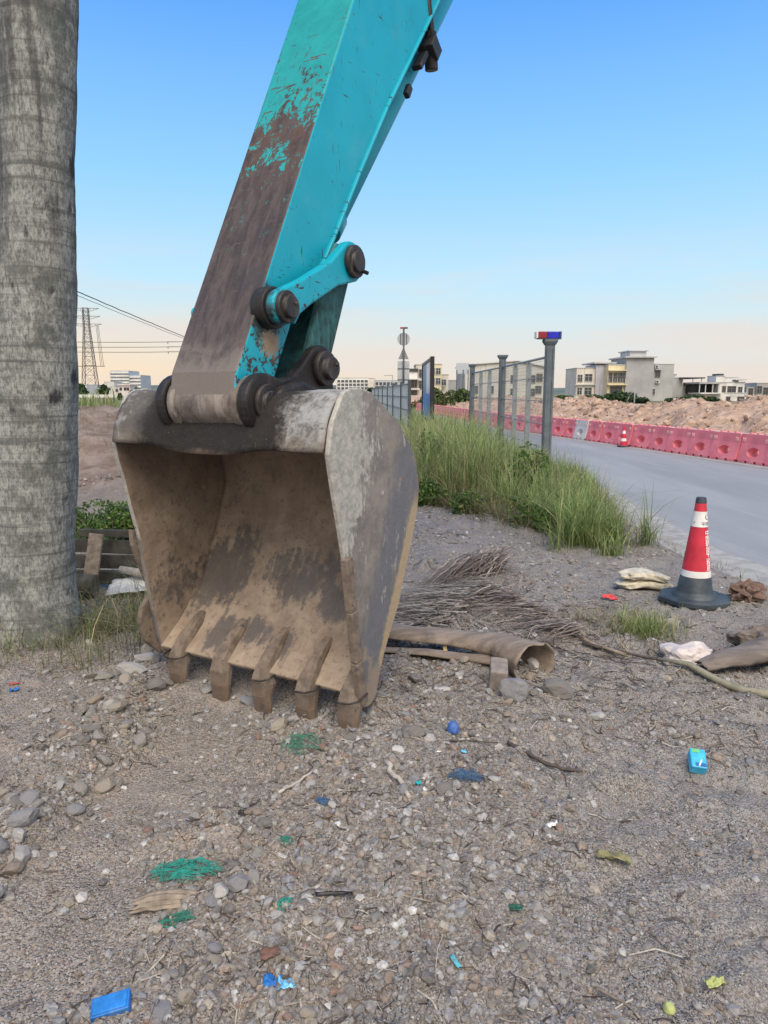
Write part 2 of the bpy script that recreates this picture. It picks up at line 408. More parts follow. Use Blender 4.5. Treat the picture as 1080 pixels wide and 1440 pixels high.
# road: one strip between the verge and the barriers, with a dusty margin on each side
def strip(name, ys, fl, fr, z, mat, n=6):
    V = []; 
    for y in ys:
        a, b = fl(y), fr(y)
        for i in range(n + 1): V.append((a + (b - a) * i / n, y, z))
    F = [(j * (n + 1) + i, j * (n + 1) + i + 1, (j + 1) * (n + 1) + i + 1, (j + 1) * (n + 1) + i) for j in range(len(ys) - 1) for i in range(n)]
    return tag(np_mesh(name, np.array(V), np.array(F), mat), kind='structure')
ys = np.concatenate([np.arange(-30, 40, .5), np.arange(40, 240, 5)])
ROADZ = -.055
strip('road', ys, lambda y: float(poly_x(ROAD_L, y)) - .25, lambda y: float(poly_x(BARR, y)) + 1.2, ROADZ, M['road'])
yd = np.arange(-2, 30, .16)
strip('dusty_road_margin', yd, lambda y: float(poly_x(ROAD_L, y)) - .2, lambda y: float(poly_x(ROAD_L, y)) + .20 + .22 * float(fbm(np.array([y * 1.1]), np.array([3.3]), 3)[0]), ROADZ + .004, M['dust_edge'], 2)
strip('dusty_barrier_margin', np.arange(2, 60, .3), lambda y: float(poly_x(BARR, y)) - .42 - .2 * float(fbm(np.array([y * .7]), np.array([8.3]), 3)[0]), lambda y: float(poly_x(BARR, y)) + 1.2, ROADZ + .004, M['dust_edge'], 2)

# rubble mound behind the barriers
def ridge():
    ys = np.concatenate([np.arange(4, 40, .22), np.arange(40, 130, .8)]); n = 34
    V = []
    for y in ys:
        b = float(poly_x(BARR, y))
        for i in range(n + 1):
            t = i / n; x = b + .5 + t * 11
            prof = math.sin(min(1, t * 2.2) * math.pi / 2) if t < .45 else (1 - (t - .45) / .55) ** .8
            top = 1.30 - .18 * sstep(16, 30, y) + .5 * (float(fbm(np.array([y * .23]), np.array([1.]), 3)[0]) - .5)
            hh = top * prof
            q = float(fbm(np.array([x * 1.1]), np.array([y * 1.1]), 4)[0]) - .5
            q2 = float(fbm(np.array([x * 4.1]), np.array([y * 4.1]), 3)[0]) - .5
            V.append((x, y, -.12 + hh + (q * .62 + q2 * .30) * min(1, prof * 2)))
    F = [(j * (n + 1) + i, j * (n + 1) + i + 1, (j + 1) * (n + 1) + i + 1, (j + 1) * (n + 1) + i) for j in range(len(ys) - 1) for i in range(n)]
    tag(np_mesh('rubble_mound', np.array(V), np.array(F), M['rubble']), kind='structure')
    return np.array(V)
RV = ridge()

# far low hills close the horizon
def hills():
    n = 160; V = []; 
    for i in range(n + 1):
        a = -math.pi * .62 + i / n * math.pi * 1.24
        r = 1500; h = 9 + 16 * float(fbm(np.array([a * 5]), np.array([2.]), 4)[0])
        x, y = r * math.sin(a), r * math.cos(a)
        V += [(x, y, -6), (x * 1.08, y * 1.08, h), (x * 1.3, y * 1.3, h * 1.15)]
    F = [(i * 3 + k, i * 3 + 3 + k, i * 3 + 4 + k, i * 3 + 1 + k) for i in range(n) for k in range(2)]
    tag(np_mesh('hills', np.array(V), np.array(F), plain('far_green', (.10, .13, .11), .95, .3, .02), smooth=True), kind='structure')
hills()

# ------------------------------------------------------------------ excavator arm (local x across the bucket, y away, z up)
WV = np.array([.862, -.507]); WV = WV / np.linalg.norm(WV); NV = np.array([-WV[1], WV[0]])
W0, N0 = -2.15, 2.43
base = W0 * WV + N0 * NV
ex = empty('excavator_arm', (base[0], base[1], 0), math.atan2(WV[1], WV[0]),
           'teal excavator arm with rust worn front, its muddy bucket resting teeth down on the gravel', 'excavator arm')
def P(n, z): return (n - N0, z)
def XW(w_): return w_ - W0

def steel(name, base_c, dark, light, rough=.6, mud=None, sc=1.0):
    t = NT(name); v = t.co(); n = t.noise(v, 7 * sc, 6, .65); n2 = t.noise(t.co((9, 9, 1.2)), 2.2 * sc, 5, .65); n3 = t.noise(v, 70, 4, .7)
    c = t.mix(t.mr(n, .35, .65), dark, base_c); c = t.mix(t.mr(n2, .5, .72, 0, .7), c, light)
    if mud: c = t.mix(t.mr(t.noise(v, 3.1, 6, .7), .48, .62), c, mud)
    c = t.mix(t.mr(n3, .55, .8, 0, .5), c, dark)
    return t.fin(c, rough, t.bump(n3, .3, .003, t.bump(n, .35, .012)), 0, .35)
TEAL = (.004, .37, .44)
def teal_side():
    t = NT('teal_paint'); v = t.co(); z = t.xyz(v)[2]
    n = t.noise(v, 3, 4); c = t.mix(t.mr(n, .3, .7), (.003, .315, .425), (.006, .37, .485))
    # chips and long scratches, denser towards the worn lower end
    low_ = t.mr(z, 2.15, 1.55, 0, .17, False)
    ch = t.math('ADD', t.noise(v, 26, 6, .72), low_)
    chip = t.mr(ch, .665, .70)
    sc = t.noise(t.co((1, 40, 4), (R(35), 0, 0)), 2.0, 3, .6); scr = t.mr(sc, .685, .705)
    sc2 = t.noise(t.co((1, 6, 55), (R(-28), 0, 0)), 1.6, 3, .6); scr2 = t.mr(sc2, .69, .71)
    msk = t.math('MAXIMUM', chip, t.math('MAXIMUM', scr, scr2))
    c = t.mix(msk, c, (.045, .035, .03))
    dust = t.mr(t.noise(v, 5, 6, .7), .5, .75, 0, .25); c = t.mix(dust, c, (.12, .36, .40))
    # grease thrown round the link pin, with a rusty run below it
    g = t.node('ShaderNodeVectorMath', operation='DISTANCE'); t.l(v, g.inputs[0]); g.inputs[1].default_value = (XW(-1.98), 2.40 - N0, 1.78)
    gr = t.mr(t.math('ADD', g.outputs['Value'], t.math('MULTIPLY', t.math('SUBTRACT', t.noise(v, 22, 5, .7), .5), .14)), .14, .09)
    c = t.mix(t.math('MULTIPLY', gr, .9), c, (.03, .026, .024))
    g2 = t.node('ShaderNodeVectorMath', operation='DISTANCE'); t.l(v, g2.inputs[0]); g2.inputs[1].default_value = (XW(-1.98), 2.42 - N0, 1.655)
    run = t.mr(t.math('ADD', g2.outputs['Value'], t.math('MULTIPLY', t.math('SUBTRACT', t.noise(v, 30, 5, .7), .5), .12)), .075, .035)
    c = t.mix(run, c, (.30, .22, .14))
    rg = t.mix(msk, (.42,) * 3, (.8,) * 3)
    return t.fin(c, rg, t.bump(t.math('SUBTRACT', 1.0, msk), .35, .002, t.bump(t.noise(v, 2.2, 2), .12, .02)), 0, .45)
def teal_front():
    t = NT('rust_worn_teal'); v = t.co(); s = t.xyz(v); z = s[2]
    n = t.noise(v, 9, 8, .74, .6); st = t.noise(t.co((24, 5, 4.5), (R(-27), 0, 0)), 1.2, 6, .7, .5); fine = t.noise(v, 90, 4, .7); big = t.noise(v, 3.2, 4, .6)
    q = t.math('ADD', z, t.math('MULTIPLY', t.math('SUBTRACT', n, .5), 2.3))
    q = t.math('ADD', q, t.math('MULTIPLY', t.math('SUBTRACT', st, .5), 1.0)); q = t.math('ADD', q, t.math('MULTIPLY', t.math('SUBTRACT', big, .5), .7))
    paint = t.mr(q, 2.62, 2.67)
    teal = t.mix(t.mr(n, .3, .7), (.010, .27, .29), (.018, .335, .35))
    # chipped cracks, mostly along the arm, and a few slanting gouges
    ck = t.noise(t.co((30, 9, 8), (R(-27), 0, R(12))), 1.0, 7, .72, 1.2); up = t.mr(z, 3.5, 2.75, -.02, .10, False)
    gz_ = t.noise(t.co((6, 26, 26), (0, R(38), 0)), 1.2, 5, .65, .8)
    scr = t.math('MAXIMUM', t.mr(t.math('ADD', ck, up), .665, .69), t.mr(t.math('ADD', gz_, up), .685, .705))
    paint = t.math('MULTIPLY', paint, t.math('SUBTRACT', 1.0, scr))
    rust = t.mix(t.mr(st, .35, .65), (.040, .032, .033), (.088, .070, .068))
    rust = t.mix(t.mr(t.noise(v, 4.5, 6, .7), .5, .7, 0, .8), rust, (.050, .044, .048))
    edge = t.mr(z, 2.25, 2.65, 0, .8); rust = t.mix(t.math('MULTIPLY', edge, t.mr(n, .38, .58)), rust, (.125, .062, .04))
    left = t.mr(t.noise(v, 17, 7, .78), .575, .62); rust = t.mix(t.math('MULTIPLY', left, t.mr(z, 1.85, 2.4, 0, .8)), rust, (.045, .18, .17))
    rust = t.mix(t.mr(fine, .55, .8, 0, .45), rust, (.15, .125, .115))
    scuf = t.mr(t.noise(t.co((5, 22, 22), (0, R(20), 0)), 1.6, 6, .75), .58, .72, 0, .5); rust = t.mix(scuf, rust, (.155, .135, .125))
    bot = t.mr(t.math('ADD', z, t.math('MULTIPLY', n, .35)), 1.86, 1.70, 0, .75); rust = t.mix(bot, rust, (.20, .175, .155))
    c = t.mix(paint, rust, teal)
    return t.fin(c, t.mix(paint, (.62,) * 3, (.45,) * 3), t.bump(paint, .6, .003, t.bump(fine, .4, .0025, t.bump(n, .3, .012))), 0, .4)
M['teal'] = teal_side(); M['teal_front'] = teal_front()
M['grease'] = steel('greasy_steel', (.026, .023, .022), (.012, .011, .011), (.055, .048, .045), .5)
M['pin'] = steel('pin_steel', (.045, .038, .037), (.02, .018, .018), (.095, .082, .076), .5, None, 2)
M['boss'] = steel('worn_boss', (.22, .19, .165), (.10, .08, .07), (.33, .30, .27), .65, None, 1.3)

def bucket_inner():
    t = NT('muddy_bucket'); v = t.co(); s = t.xyz(v)
    n = t.noise(v, 4.5, 6, .68); n2 = t.noise(v, 26, 5, .7); st = t.noise(t.co((15, 3, 2.2), (0, R(14), 0)), 1.6, 6, .74); fine = t.noise(v, 120, 3, .7)
    c = t.mix(t.mr(n, .33, .67), (.225, .172, .132), (.365, .295, .225))
    c = t.mix(t.mr(st, .52, .72, 0, .6), c, (.36, .285, .20))
    c = t.mix(t.mr(n2, .50, .72, 0, .7), c, (.125, .092, .072)); c = t.mix(t.mr(s[2], .75, 1.15, 0, .45), c, (.13, .09, .07)); c = t.mix(t.mr(t.noise(t.co((26, 4, 3), (0, R(-8), 0)), 1.3, 6, .75), .60, .70, 0, .6), c, (.40, .34, .26))
    def patch(cx, cz, rx, rz, th=.44):
        a = t.math('MULTIPLY', t.math('SUBTRACT', s[0], cx), 1 / rx); b = t.math('MULTIPLY', t.math('SUBTRACT', s[2], cz), 1 / rz)
        d = t.math('ADD', t.math('POWER', t.math('ABSOLUTE', a), 2.4), t.math('POWER', t.math('ABSOLUTE', b), 2.4))
        m = t.math('ADD', t.mr(d, 0, 1.5, .30, -.25, False), st)
        return t.mr(t.math('ADD', m, t.math('MULTIPLY', t.math('SUBTRACT', n2, .5), .7)), th + .10, th + .30)
    pp = [patch(.09, .56, .30, .16), patch(.30, .48, .12, .10, .36), patch(-.36, .56, .14, .26), patch(-.50, .50, .12, .2, .38), patch(-.10, .30, .16, .07), patch(.09, .27, .10, .08), patch(-.27, .28, .12, .09)]
    m = pp[0]
    for q in pp[1:]: m = t.math('MAXIMUM', m, q)
    c = t.mix(t.math('MULTIPLY', m, .72), c, t.mix(n2, (.045, .046, .052), (.10, .098, .10)))
    # scraped bare plate on the outside top
    top = t.mr(t.math('ADD', s[2], t.math('MULTIPLY', t.math('SUBTRACT', n, .5), .10)), 1.185, 1.225)
    gr = t.mix(t.mr(t.math('ADD', t.noise(v, 13, 6, .7), t.mr(s[0], .2, .5, -.08, .08)), .40, .66), (.10, .093, .088), (.31, .315, .315))
    near = t.math('MULTIPLY', t.mr(t.math('ADD', s[0], t.math('MULTIPLY', t.math('SUBTRACT', n2, .5), .2)), .46, .33), t.mr(t.math('ADD', s[0], t.math('MULTIPLY', t.math('SUBTRACT', n2, .5), .2)), -.50, -.36))
    lipd = t.mr(t.math('ADD', s[2], t.math('MULTIPLY', t.math('SUBTRACT', n2, .5), .16)), 1.32, 1.22, 0, .8); gr = t.mix(lipd, gr, t.mix(n, (.12, .095, .075), (.235, .195, .155)))
    scr_ = t.mr(t.noise(t.co((4, 30, 14), (0, R(25), 0)), 1.5, 6, .75), .58, .66, 0, .75); gr = t.mix(scr_, gr, (.085, .075, .07))
    gr = t.mix(near, gr, t.mix(n2, (.010, .009, .009), (.034, .030, .028)))
    c = t.mix(top, c, gr)
    c = t.mix(t.mr(fine, .6, .8, 0, .4), c, (.38, .31, .23))
    rg = t.mix(m, (.88,) * 3, (.42,) * 3)
    return t.fin(c, rg, t.bump(m, -.25, .003, t.bump(fine, .25, .002, t.bump(n2, .55, .008, t.bump(n, .4, .02)))), 0, .35)
def bucket_side():
    t = NT('scraped_side_plate'); v = t.co(); s = t.xyz(v)
    n = t.noise(v, 5, 6, .68); n2 = t.noise(v, 30, 5, .72); fine = t.noise(v, 130, 3, .7)
    st = t.noise(t.co((1, 9, 1.7), (R(14), 0, 0)), 1.7, 7, .72, .4)
    st2 = t.noise(t.co((1, 8, 2.2), (R(20), 0, 0), loc=(3, 2, 5)), 2.4, 7, .74, .5)
    c = t.mix(t.mr(n, .35, .65), (.155, .142, .135), (.25, .228, .205)); c = t.mix(t.mr(n2, .5, .75, 0, .5), c, (.12, .112, .108))
    y = s[1]
    # dark burnished band slanting down the plate
    yc = t.math('SUBTRACT', y, t.mr(s[2], .3, 1.3, .055, .47, False)); bd = t.math('ABSOLUTE', yc)
    mid = t.mr(t.math('ADD', bd, t.math('MULTIPLY', t.math('SUBTRACT', st, .5), -.34)), .15, .06)
    c = t.mix(t.math('MULTIPLY', mid, .85), c, t.mix(n2, (.085, .094, .112), (.16, .168, .185)))
    # scraped pale paint along the upper front
    fz = t.math('ADD', t.mr(y, .24, -.20, -.30, .20, False), t.mr(s[2], .55, 1.05, -.26, .10, False))
    pale = t.mr(t.math('ADD', t.math('ADD', st2, fz), t.math('MULTIPLY', t.math('SUBTRACT', n2, .5), .35)), .44, .54)
    c = t.mix(t.math('MULTIPLY', pale, .9), c, t.mix(t.mr(n2, .35, .65), (.29, .285, .26), (.46, .45, .41)))
    sc2 = t.mr(t.math('ADD', st2, t.math('MULTIPLY', t.math('SUBTRACT', n2, .5), .2)), .60, .66); c = t.mix(t.math('MULTIPLY', sc2, .7), c, (.42, .405, .37))
    # rear rim: y beyond the curve of the shell
    rim_pts = t.math('SUBTRACT', y, t.mr(s[2], .30, .97, .185, .50, False))
    rim = t.mr(t.math('ADD', rim_pts, t.math('MULTIPLY', t.math('SUBTRACT', n2, .5), .06)), -.055, -.03)
    rim = t.math('MULTIPLY', rim, t.mr(s[2], 1.02, .9)); c = t.mix(rim, c, (.36, .28, .18))
    mud = t.mr(t.math('ADD', n, t.mr(s[2], .5, .1, 0, .2, False)), .60, .68); c = t.mix(mud, c, (.25, .205, .16))
    c = t.mix(t.mr(fine, .58, .8, 0, .4), c, (.07, .065, .065))
    return t.fin(c, .6, t.bump(fine, .25, .002, t.bump(n2, .5, .006, t.bump(n, .3, .02))), 0, .4)
M['bin'] = bucket_inner(); M['bside'] = bucket_side()
def tooth_mat():
    t = NT('rusty_tooth'); v = t.co(); z = t.xyz(v)[2]; n = t.noise(v, 14, 6, .7); f = t.noise(v, 80, 4, .7)
    c = t.mix(t.mr(n, .35, .65), (.12, .095, .078), (.225, .18, .14))
    c = t.mix(t.mr(t.math('ADD', z, t.math('MULTIPLY', n, .16)), .25, .14, 0, .8), c, t.mix(f, (.115, .08, .058), (.205, .15, .112)))
    c = t.mix(t.mr(n, .58, .68, 0, .8), c, (.055, .055, .06))
    return t.fin(c, .8, t.bump(f, .4, .004, t.bump(n, .6, .012)), 0, .3)
M['tooth'] = tooth_mat()

# --- stick (dipper): box girder, widening upwards, boss at its foot
sp = [P(2.184, 1.42), P(2.203, 1.537), P(3.085, 3.258), P(4.22, 5.47), P(5.35, 5.47), P(3.966, 3.633), P(3.78, 3.392), P(3.388, 2.891), P(3.12, 2.51), P(2.90, 2.18), P(2.816, 2.06), P(2.566, 1.752), P(2.392, 1.42)]
mb = MB(); x0, x1 = XW(-2.348), XW(-1.98)
n = len(sp)
mb.add([(x0, y, z) for y, z in sp] + [(x1, y, z) for y, z in sp], [tuple(reversed(range(n))), tuple(range(n, 2 * n))] + [(i, (i + 1) % n, n + (i + 1) % n, n + i) for i in range(n)])
for k in (0, 2, 3, 4, 14): mb.m[k] = 1
stick = mb.build('stick', [M['teal'], M['teal_front']], ex, .008, 2)
for p in stick.data.polygons:                   # worn material on the front, foot and far side, bevels included
    c_ = p.center; yf = P(2.203 + .513 * (c_.z - 1.537), 0)[0]
    p.material_index = 1 if (p.normal.x < -.3 or (p.normal.x < .75 and (c_.y < yf + .02 or c_.z < 1.46))) else 0
mb = MB()
for a, b in zip(sp[4:11], sp[5:12]):            # weld flange running up the rear edge
    mb.bar((x1 + .004, a[0], a[1]), (x1 + .004, b[0], b[1]), .016, .024, (1, 0, 0))
mb.build('edge_flange', M['teal'], stick, .004, 1)
mb = MB(); prof_n = 40
yb, zb = P(2.29, 1.41)
mb.cyl((x0 - .004, yb, zb), (x1 + .004, yb, zb), .108, n=40)
mb.cyl((x0 - .012, yb, zb), (x0 + .03, yb, zb), .114, n=40); mb.cyl((x1 - .03, yb, zb), (x1 + .012, yb, zb), .114, n=40)
mb.build('pin_boss', M['boss'], stick, .004, 1)
# --- bucket
sprof = [P(*q) for q in ((2.206, 1.22), (2.24, 1.05), (2.31, .785), (2.343, .57), (2.383, .34), (2.426, .15), (2.466, .105), (2.545, .125), (2.62, .30), (2.747, .494), (2.847, .708), (2.91, .86), (2.938, .965), (2.930, 1.08), (2.896, 1.169), (2.82, 1.25), (2.741, 1.321), (2.66, 1.375), (2.589, 1.415), (2.52, 1.45), (2.45, 1.468), (2.38, 1.472), (2.315, 1.455), (2.262, 1.39), (2.228, 1.31))]
shin = [P(*q) for q in ((2.208, 1.225), (2.236, 1.33), (2.285, 1.405), (2.345, 1.44), (2.44, 1.438), (2.57, 1.39), (2.72, 1.295), (2.865, 1.15), (2.905, 1.06), (2.91, .965), (2.875, .85), (2.82, .71), (2.72, .505), (2.60, .335), (2.50, .23), (2.425, .18))]
def smooth_curve(pts, sub=4):
    out = []; q = [Vector((a, b)) for a, b in pts]
    for i in range(len(q) - 1):
        p0, p1, p2, p3 = q[max(i - 1, 0)], q[i], q[i + 1], q[min(i + 2, len(q) - 1)]
        for k in range(sub):
            t = k / sub
            out.append(.5 * ((2 * p1) + (p2 - p0) * t + (2 * p0 - 5 * p1 + 4 * p2 - p3) * t * t + (3 * p1 - p0 - 3 * p2 + p3) * t ** 3))
    out.append(q[-1]); return out
def shell():
    cv = smooth_curve(shin, 4); th = .017; nx_ = 41
    nor = []
    for i in range(len(cv)):
        d = (cv[min(i + 1, len(cv) - 1)] - cv[max(i - 1, 0)]).normalized(); nor.append(Vector((d.y, -d.x)))
    vs = []; k = len(cv)
    for side in (0, 1):
        for i, p in enumerate(cv):
            for j in range(nx_):
                x = -.588 + 1.176 * j / (nx_ - 1)
                # worn, slightly dented plate
                dv = .013 * (mnoise.noise(Vector((x * 3.1, i * .13, 0))) + .6 * mnoise.noise(Vector((x * 8, i * .3, 5))) + .35 * mnoise.noise(Vector((x * 21, i * .7, 9))))
                sag = 0
                if i < 10: sag = -.030 * math.exp(-((x + .02) / .25) ** 4) * (1 - i / 10)
                q = p - nor[i] * (dv + (0 if side else th)) * 1.0
                vs.append((x, q.x, q.y + sag))
    fs = []
    o2 = k * nx_
    for i in range(k - 1):
        for j in range(nx_ - 1):
            a = i * nx_ + j; fs.append((a, a + 1, a + nx_ + 1, a + nx_)); fs.append((o2 + a, o2 + a + nx_, o2 + a + nx_ + 1, o2 + a + 1))
    for j in range(nx_ - 1):
        fs.append((j, o2 + j, o2 + j + 1, j + 1)); a = (k - 1) * nx_ + j; fs.append((a, a + 1, o2 + a + 1, o2 + a))
    for i in range(k - 1):
        a = i * nx_; fs.append((a, a + nx_, o2 + a + nx_, o2 + a)); a = i * nx_ + nx_ - 1; fs.append((a, o2 + a, o2 + a + nx_, a + nx_))
    m = MB(); m.add(vs, fs, 0, True); return m.build('bucket', M['bin'], ex)
bucket = shell()
pl = smooth_curve(sprof + [sprof[0]], 2)[:-1]
def side_plate(xa, xb, mats):
    m = MB(); poly = [(p.x + .009 * mnoise.noise(Vector((i * .9, xa * 9, 2))), p.y + .010 * mnoise.noise(Vector((i * .8, xa * 7, 8)))) for i, p in enumerate(pl)]
    m.prism(poly, xa, xb)
    return m
mR = side_plate(.589, .612, None); mR.m[0] = 1
rp = mR.build('side_plate', [M['bside'], M['bin']], bucket, .006, 2)
rp['label'] = 'right side plate scraped to pale and dark bare steel'
mL = side_plate(-.612, -.589, None); mL.m[1] = 1
mL.build('side_plate', [M['bside'], M['bin']], bucket, .006, 2)
# thicker wear strips along the lower front edges, side cutters on the left
def along_edge(pts, x, wx, h):
    m = MB()
    for a, b in zip(pts[:-1], pts[1:]): m.bar((x, a[0], a[1]), (x, b[0], b[1]), wx, h, (0, 1, 0))
    return m
along_edge([P(2.318, .80), P(2.352, .57), P(2.39, .34), P(2.432, .14)], .612, .034, .05).build('wear_strip', M['tooth'], bucket, .006, 2)
m = MB(); m.prism([P(2.33, .79), P(2.29, .80), P(2.295, .72), P(2.365, .52), P(2.44, .52), P(2.42, .80)], -.640, -.613); m.build('side_cutter', M['tooth'], bucket, .006, 2)
m = MB(); m.prism([P(2.40, .47), P(2.33, .40), P(2.31, .32), P(2.34, .22), P(2.43, .13), P(2.50, .13), P(2.49, .47)], -.642, -.613); m.build('side_cutter', M['tooth'], bucket, .006, 2)
m = MB(); m.prism([P(2.405, .185), P(2.418, .165), P(2.56, .255), P(2.66, .375), P(2.64, .392), P(2.54, .285)], -.586, .586); m.build('cutting_edge', M['bin'], bucket, .004, 1)
def tooth(cx, k):
    g_ = random.Random(k * 7 + 1); q_ = lambda a: a * g_.uniform(.9, 1.08)
    secs = [(2.585, .335, q_(.020), .010), (2.545, .305, q_(.030), .020), (2.475, .245, q_(.038), .027), (2.420, .185, q_(.046), .033), (2.402, .135, q_(.056), .036), (2.394, .07, q_(.055), .026), (2.396, .015, q_(.048), .016), (2.402, -.065, q_(.038), .006)]
    vs = []; fs = []
    for i, (n_, z_, hw, th) in enumerate(secs):
        y, z = P(n_, z_)
        a = secs[max(i - 1, 0)]; b = secs[min(i + 1, len(secs) - 1)]
        d = Vector((b[0] - a[0], b[1] - a[1])).normalized(); nn = Vector((d.y, -d.x))
        if nn.x > 0: nn = -nn
        jx = .004 * mnoise.noise(Vector((k * 3.3, i * .9, 1)))
        for sx, sn in ((-1, 0), (-.72, 1), (.72, 1), (1, 0), (1, -.7), (-1, -.7)):
            vs.append((cx + sx * hw + jx, y + nn.x * th * sn, z + nn.y * th * sn))
    for i in range(len(secs) - 1):
        for j in range(6): fs.append((i * 6 + j, i * 6 + (j + 1) % 6, (i + 1) * 6 + (j + 1) % 6, (i + 1) * 6 + j))
    fs += [tuple(reversed(range(6))), tuple((len(secs) - 1) * 6 + j for j in range(6))]
    m = MB(); m.add(vs, fs)
    t_ = m.build('tooth', M['tooth'], bucket, .006, 2)
for k, cx in enumerate((-.455, -.175, .085, .335, .562)): tooth(cx, k)
def retainer(cx):
    y, z = P(2.408, .165)
    m = MB(); h = .066
    pts = [(cx - h, y + .03, z + .012), (cx - h, y - .045, z - .004), (cx - h * .4, y - .06, z - .01), (cx + h * .5, y - .06, z - .004), (cx + h, y - .04, z + .006), (cx + h + .006, y + .03, z + .02)]
    m.tube(pts, .0045, 6); m.build('retainer_wire', M['pin'], bucket)
for cx in (-.455, .085, .335, .562): retainer(cx)
# hinge ears with pins
def arc(cn, cz, r, a0, a1, n=10):
    return [P(cn + r * math.cos(R(a0 + (a1 - a0) * i / n)), cz + r * math.sin(R(a0 + (a1 - a0) * i / n))) for i in range(n + 1)]
earp = arc(2.29, 1.41, .122, 250, 75, 14) + [P(2.40, 1.505), P(2.48, 1.525), P(2.55, 1.575)] + arc(2.69, 1.56, .104, 125, -35, 12) + [P(2.80, 1.40), P(2.74, 1.31), P(2.60, 1.30), P(2.45, 1.34), P(2.36, 1.33)]
for xa, xb in ((XW(-1.958), XW(-1.905)), (XW(-2.425), XW(-2.372))):
    m = MB(); m.prism(earp, xa, xb); m.build('hinge_ear', M['grease'], bucket, .010, 2)
y1, z1 = P(2.29, 1.41); y2, z2 = P(2.69, 1.56)
m = MB(); m.cyl((XW(-2.46), y1, z1), (XW(-1.868), y1, z1), .050, n=28); m.cyl((XW(-1.905), y1, z1), (XW(-1.884), y1, z1), .078, n=32); m.cyl((XW(-2.45), y1, z1), (XW(-2.425), y1, z1), .088, n=32)
m.cyl((XW(-1.90), y1 + .012, z1 + .02), (XW(-1.856), y1 + .012, z1 + .02), .009, n=8); m.build('hinge_pin', M['pin'], bucket, .004, 1)
m = MB(); m.cyl((XW(-1.905), y2, z2), (XW(-1.874), y2, z2), .078, n=32); m.cyl((XW(-2.46), y2, z2), (XW(-1.842), y2, z2), .051, n=28); m.cyl((XW(-1.88), y2 + .02, z2 + .02), (XW(-1.829), y2 + .02, z2 + .02), .010, n=8); m.build('hinge_pin', M['pin'], bucket, .004, 1)
# root bundle of ear plates welded to the top plate
m = MB(); m.prism([P(2.236, 1.30), P(2.262, 1.385), P(2.33, 1.475), P(2.47, 1.505), P(2.66, 1.45), P(2.76, 1.38), P(2.60, 1.30), P(2.36, 1.29)], XW(-1.906), XW(-1.845)); m.build('ear_gusset', M['grease'], bucket, .02, 2)

# --- links between stick, cylinder and bucket
yA, zA = P(2.40, 1.80); yB, zB = P(2.915, 2.055)
def dogbone(xa, xb, name, ra, rb, hw):
    d = Vector((yB - yA, zB - zA)); L = d.length; d.normalize(); nn = Vector((-d.y, d.x)); poly = []
    for i in range(11):
        a = math.pi / 2 + math.pi * i / 10; poly.append((yA + (d.x * math.cos(a) + nn.x * math.sin(a)) * ra, zA + (d.y * math.cos(a) + nn.y * math.sin(a)) * ra))
    poly.append((yA + d.x * L * .3 - nn.x * hw, zA + d.y * L * .3 - nn.y * hw)); poly.append((yA + d.x * L * .72 - nn.x * hw, zA + d.y * L * .72 - nn.y * hw))
    for i in range(11):
        a = -math.pi / 2 + math.pi * i / 10; poly.append((yB + (d.x * math.cos(a) + nn.x * math.sin(a)) * rb, zB + (d.y * math.cos(a) + nn.y * math.sin(a)) * rb))
    poly.append((yA + d.x * L * .72 + nn.x * hw, zA + d.y * L * .72 + nn.y * hw)); poly.append((yA + d.x * L * .3 + nn.x * hw, zA + d.y * L * .3 + nn.y * hw))
    m = MB(); m.prism(poly, xa, xb); return m.build(name, M['teal'], ex, .010, 2)
dogbone(XW(-1.935), XW(-1.885), 'side_link', .072, .092, .058)
dogbone(XW(-2.392), XW(-2.352), 'side_link', .030, .070, .030)
m = MB(); m.cyl((XW(-2.0), yA, zA), (XW(-1.932), yA, zA), .086, n=32); m.build('link_boss', M['grease'], ex, .006, 2)
m = MB(); m.cyl((XW(-2.35), yA, zA), (XW(-1.842), yA, zA), .047, n=28); m.cyl((XW(-1.885), yA, zA), (XW(-1.862), yA, zA), .066, n=28); m.cyl((XW(-1.87), yA + .018, zA + .012), (XW(-1.829), yA + .018, zA + .012), .009, n=8); m.build('link_pin', M['pin'], ex, .005, 1)
m = MB(); m.cyl((XW(-2.42), yB, zB), (XW(-1.842), yB, zB), .049, n=28); m.cyl((XW(-1.885), yB, zB), (XW(-1.858), yB, zB), .074, n=28); m.cyl((XW(-1.858), yB + .02, zB - .035), (XW(-1.828), yB + .05, zB - .05), .010, n=8); m.build('link_pin', M['pin'], ex, .005, 1)
M['teal_old'] = steel('old_teal', (.03, .13, .13), (.02, .05, .05), (.08, .21, .20), .65, None, 2)
m = MB()
hy = [(yB - .085, zB + .02), (yB - .03, zB + .09), (yB + .06, zB + .06), (yB + .085, zB - .03), (y2 + .115, z2 + .02), (y2 + .03, z2 - .07), (y2 - .08, z2 + .02)]
m.prism(hy, XW(-1.985), XW(-1.945)); m.prism(hy, XW(-2.385), XW(-2.345))
hi = [(yB - .05, zB - .06), (yB + .03, zB - .08), (y2 + .07, z2 - .02), (y2 - .10, z2 - .06)]
m.prism(hi, XW(-2.345), XW(-1.985)); m.build('bucket_link', M['teal_old'], ex, .012, 2)
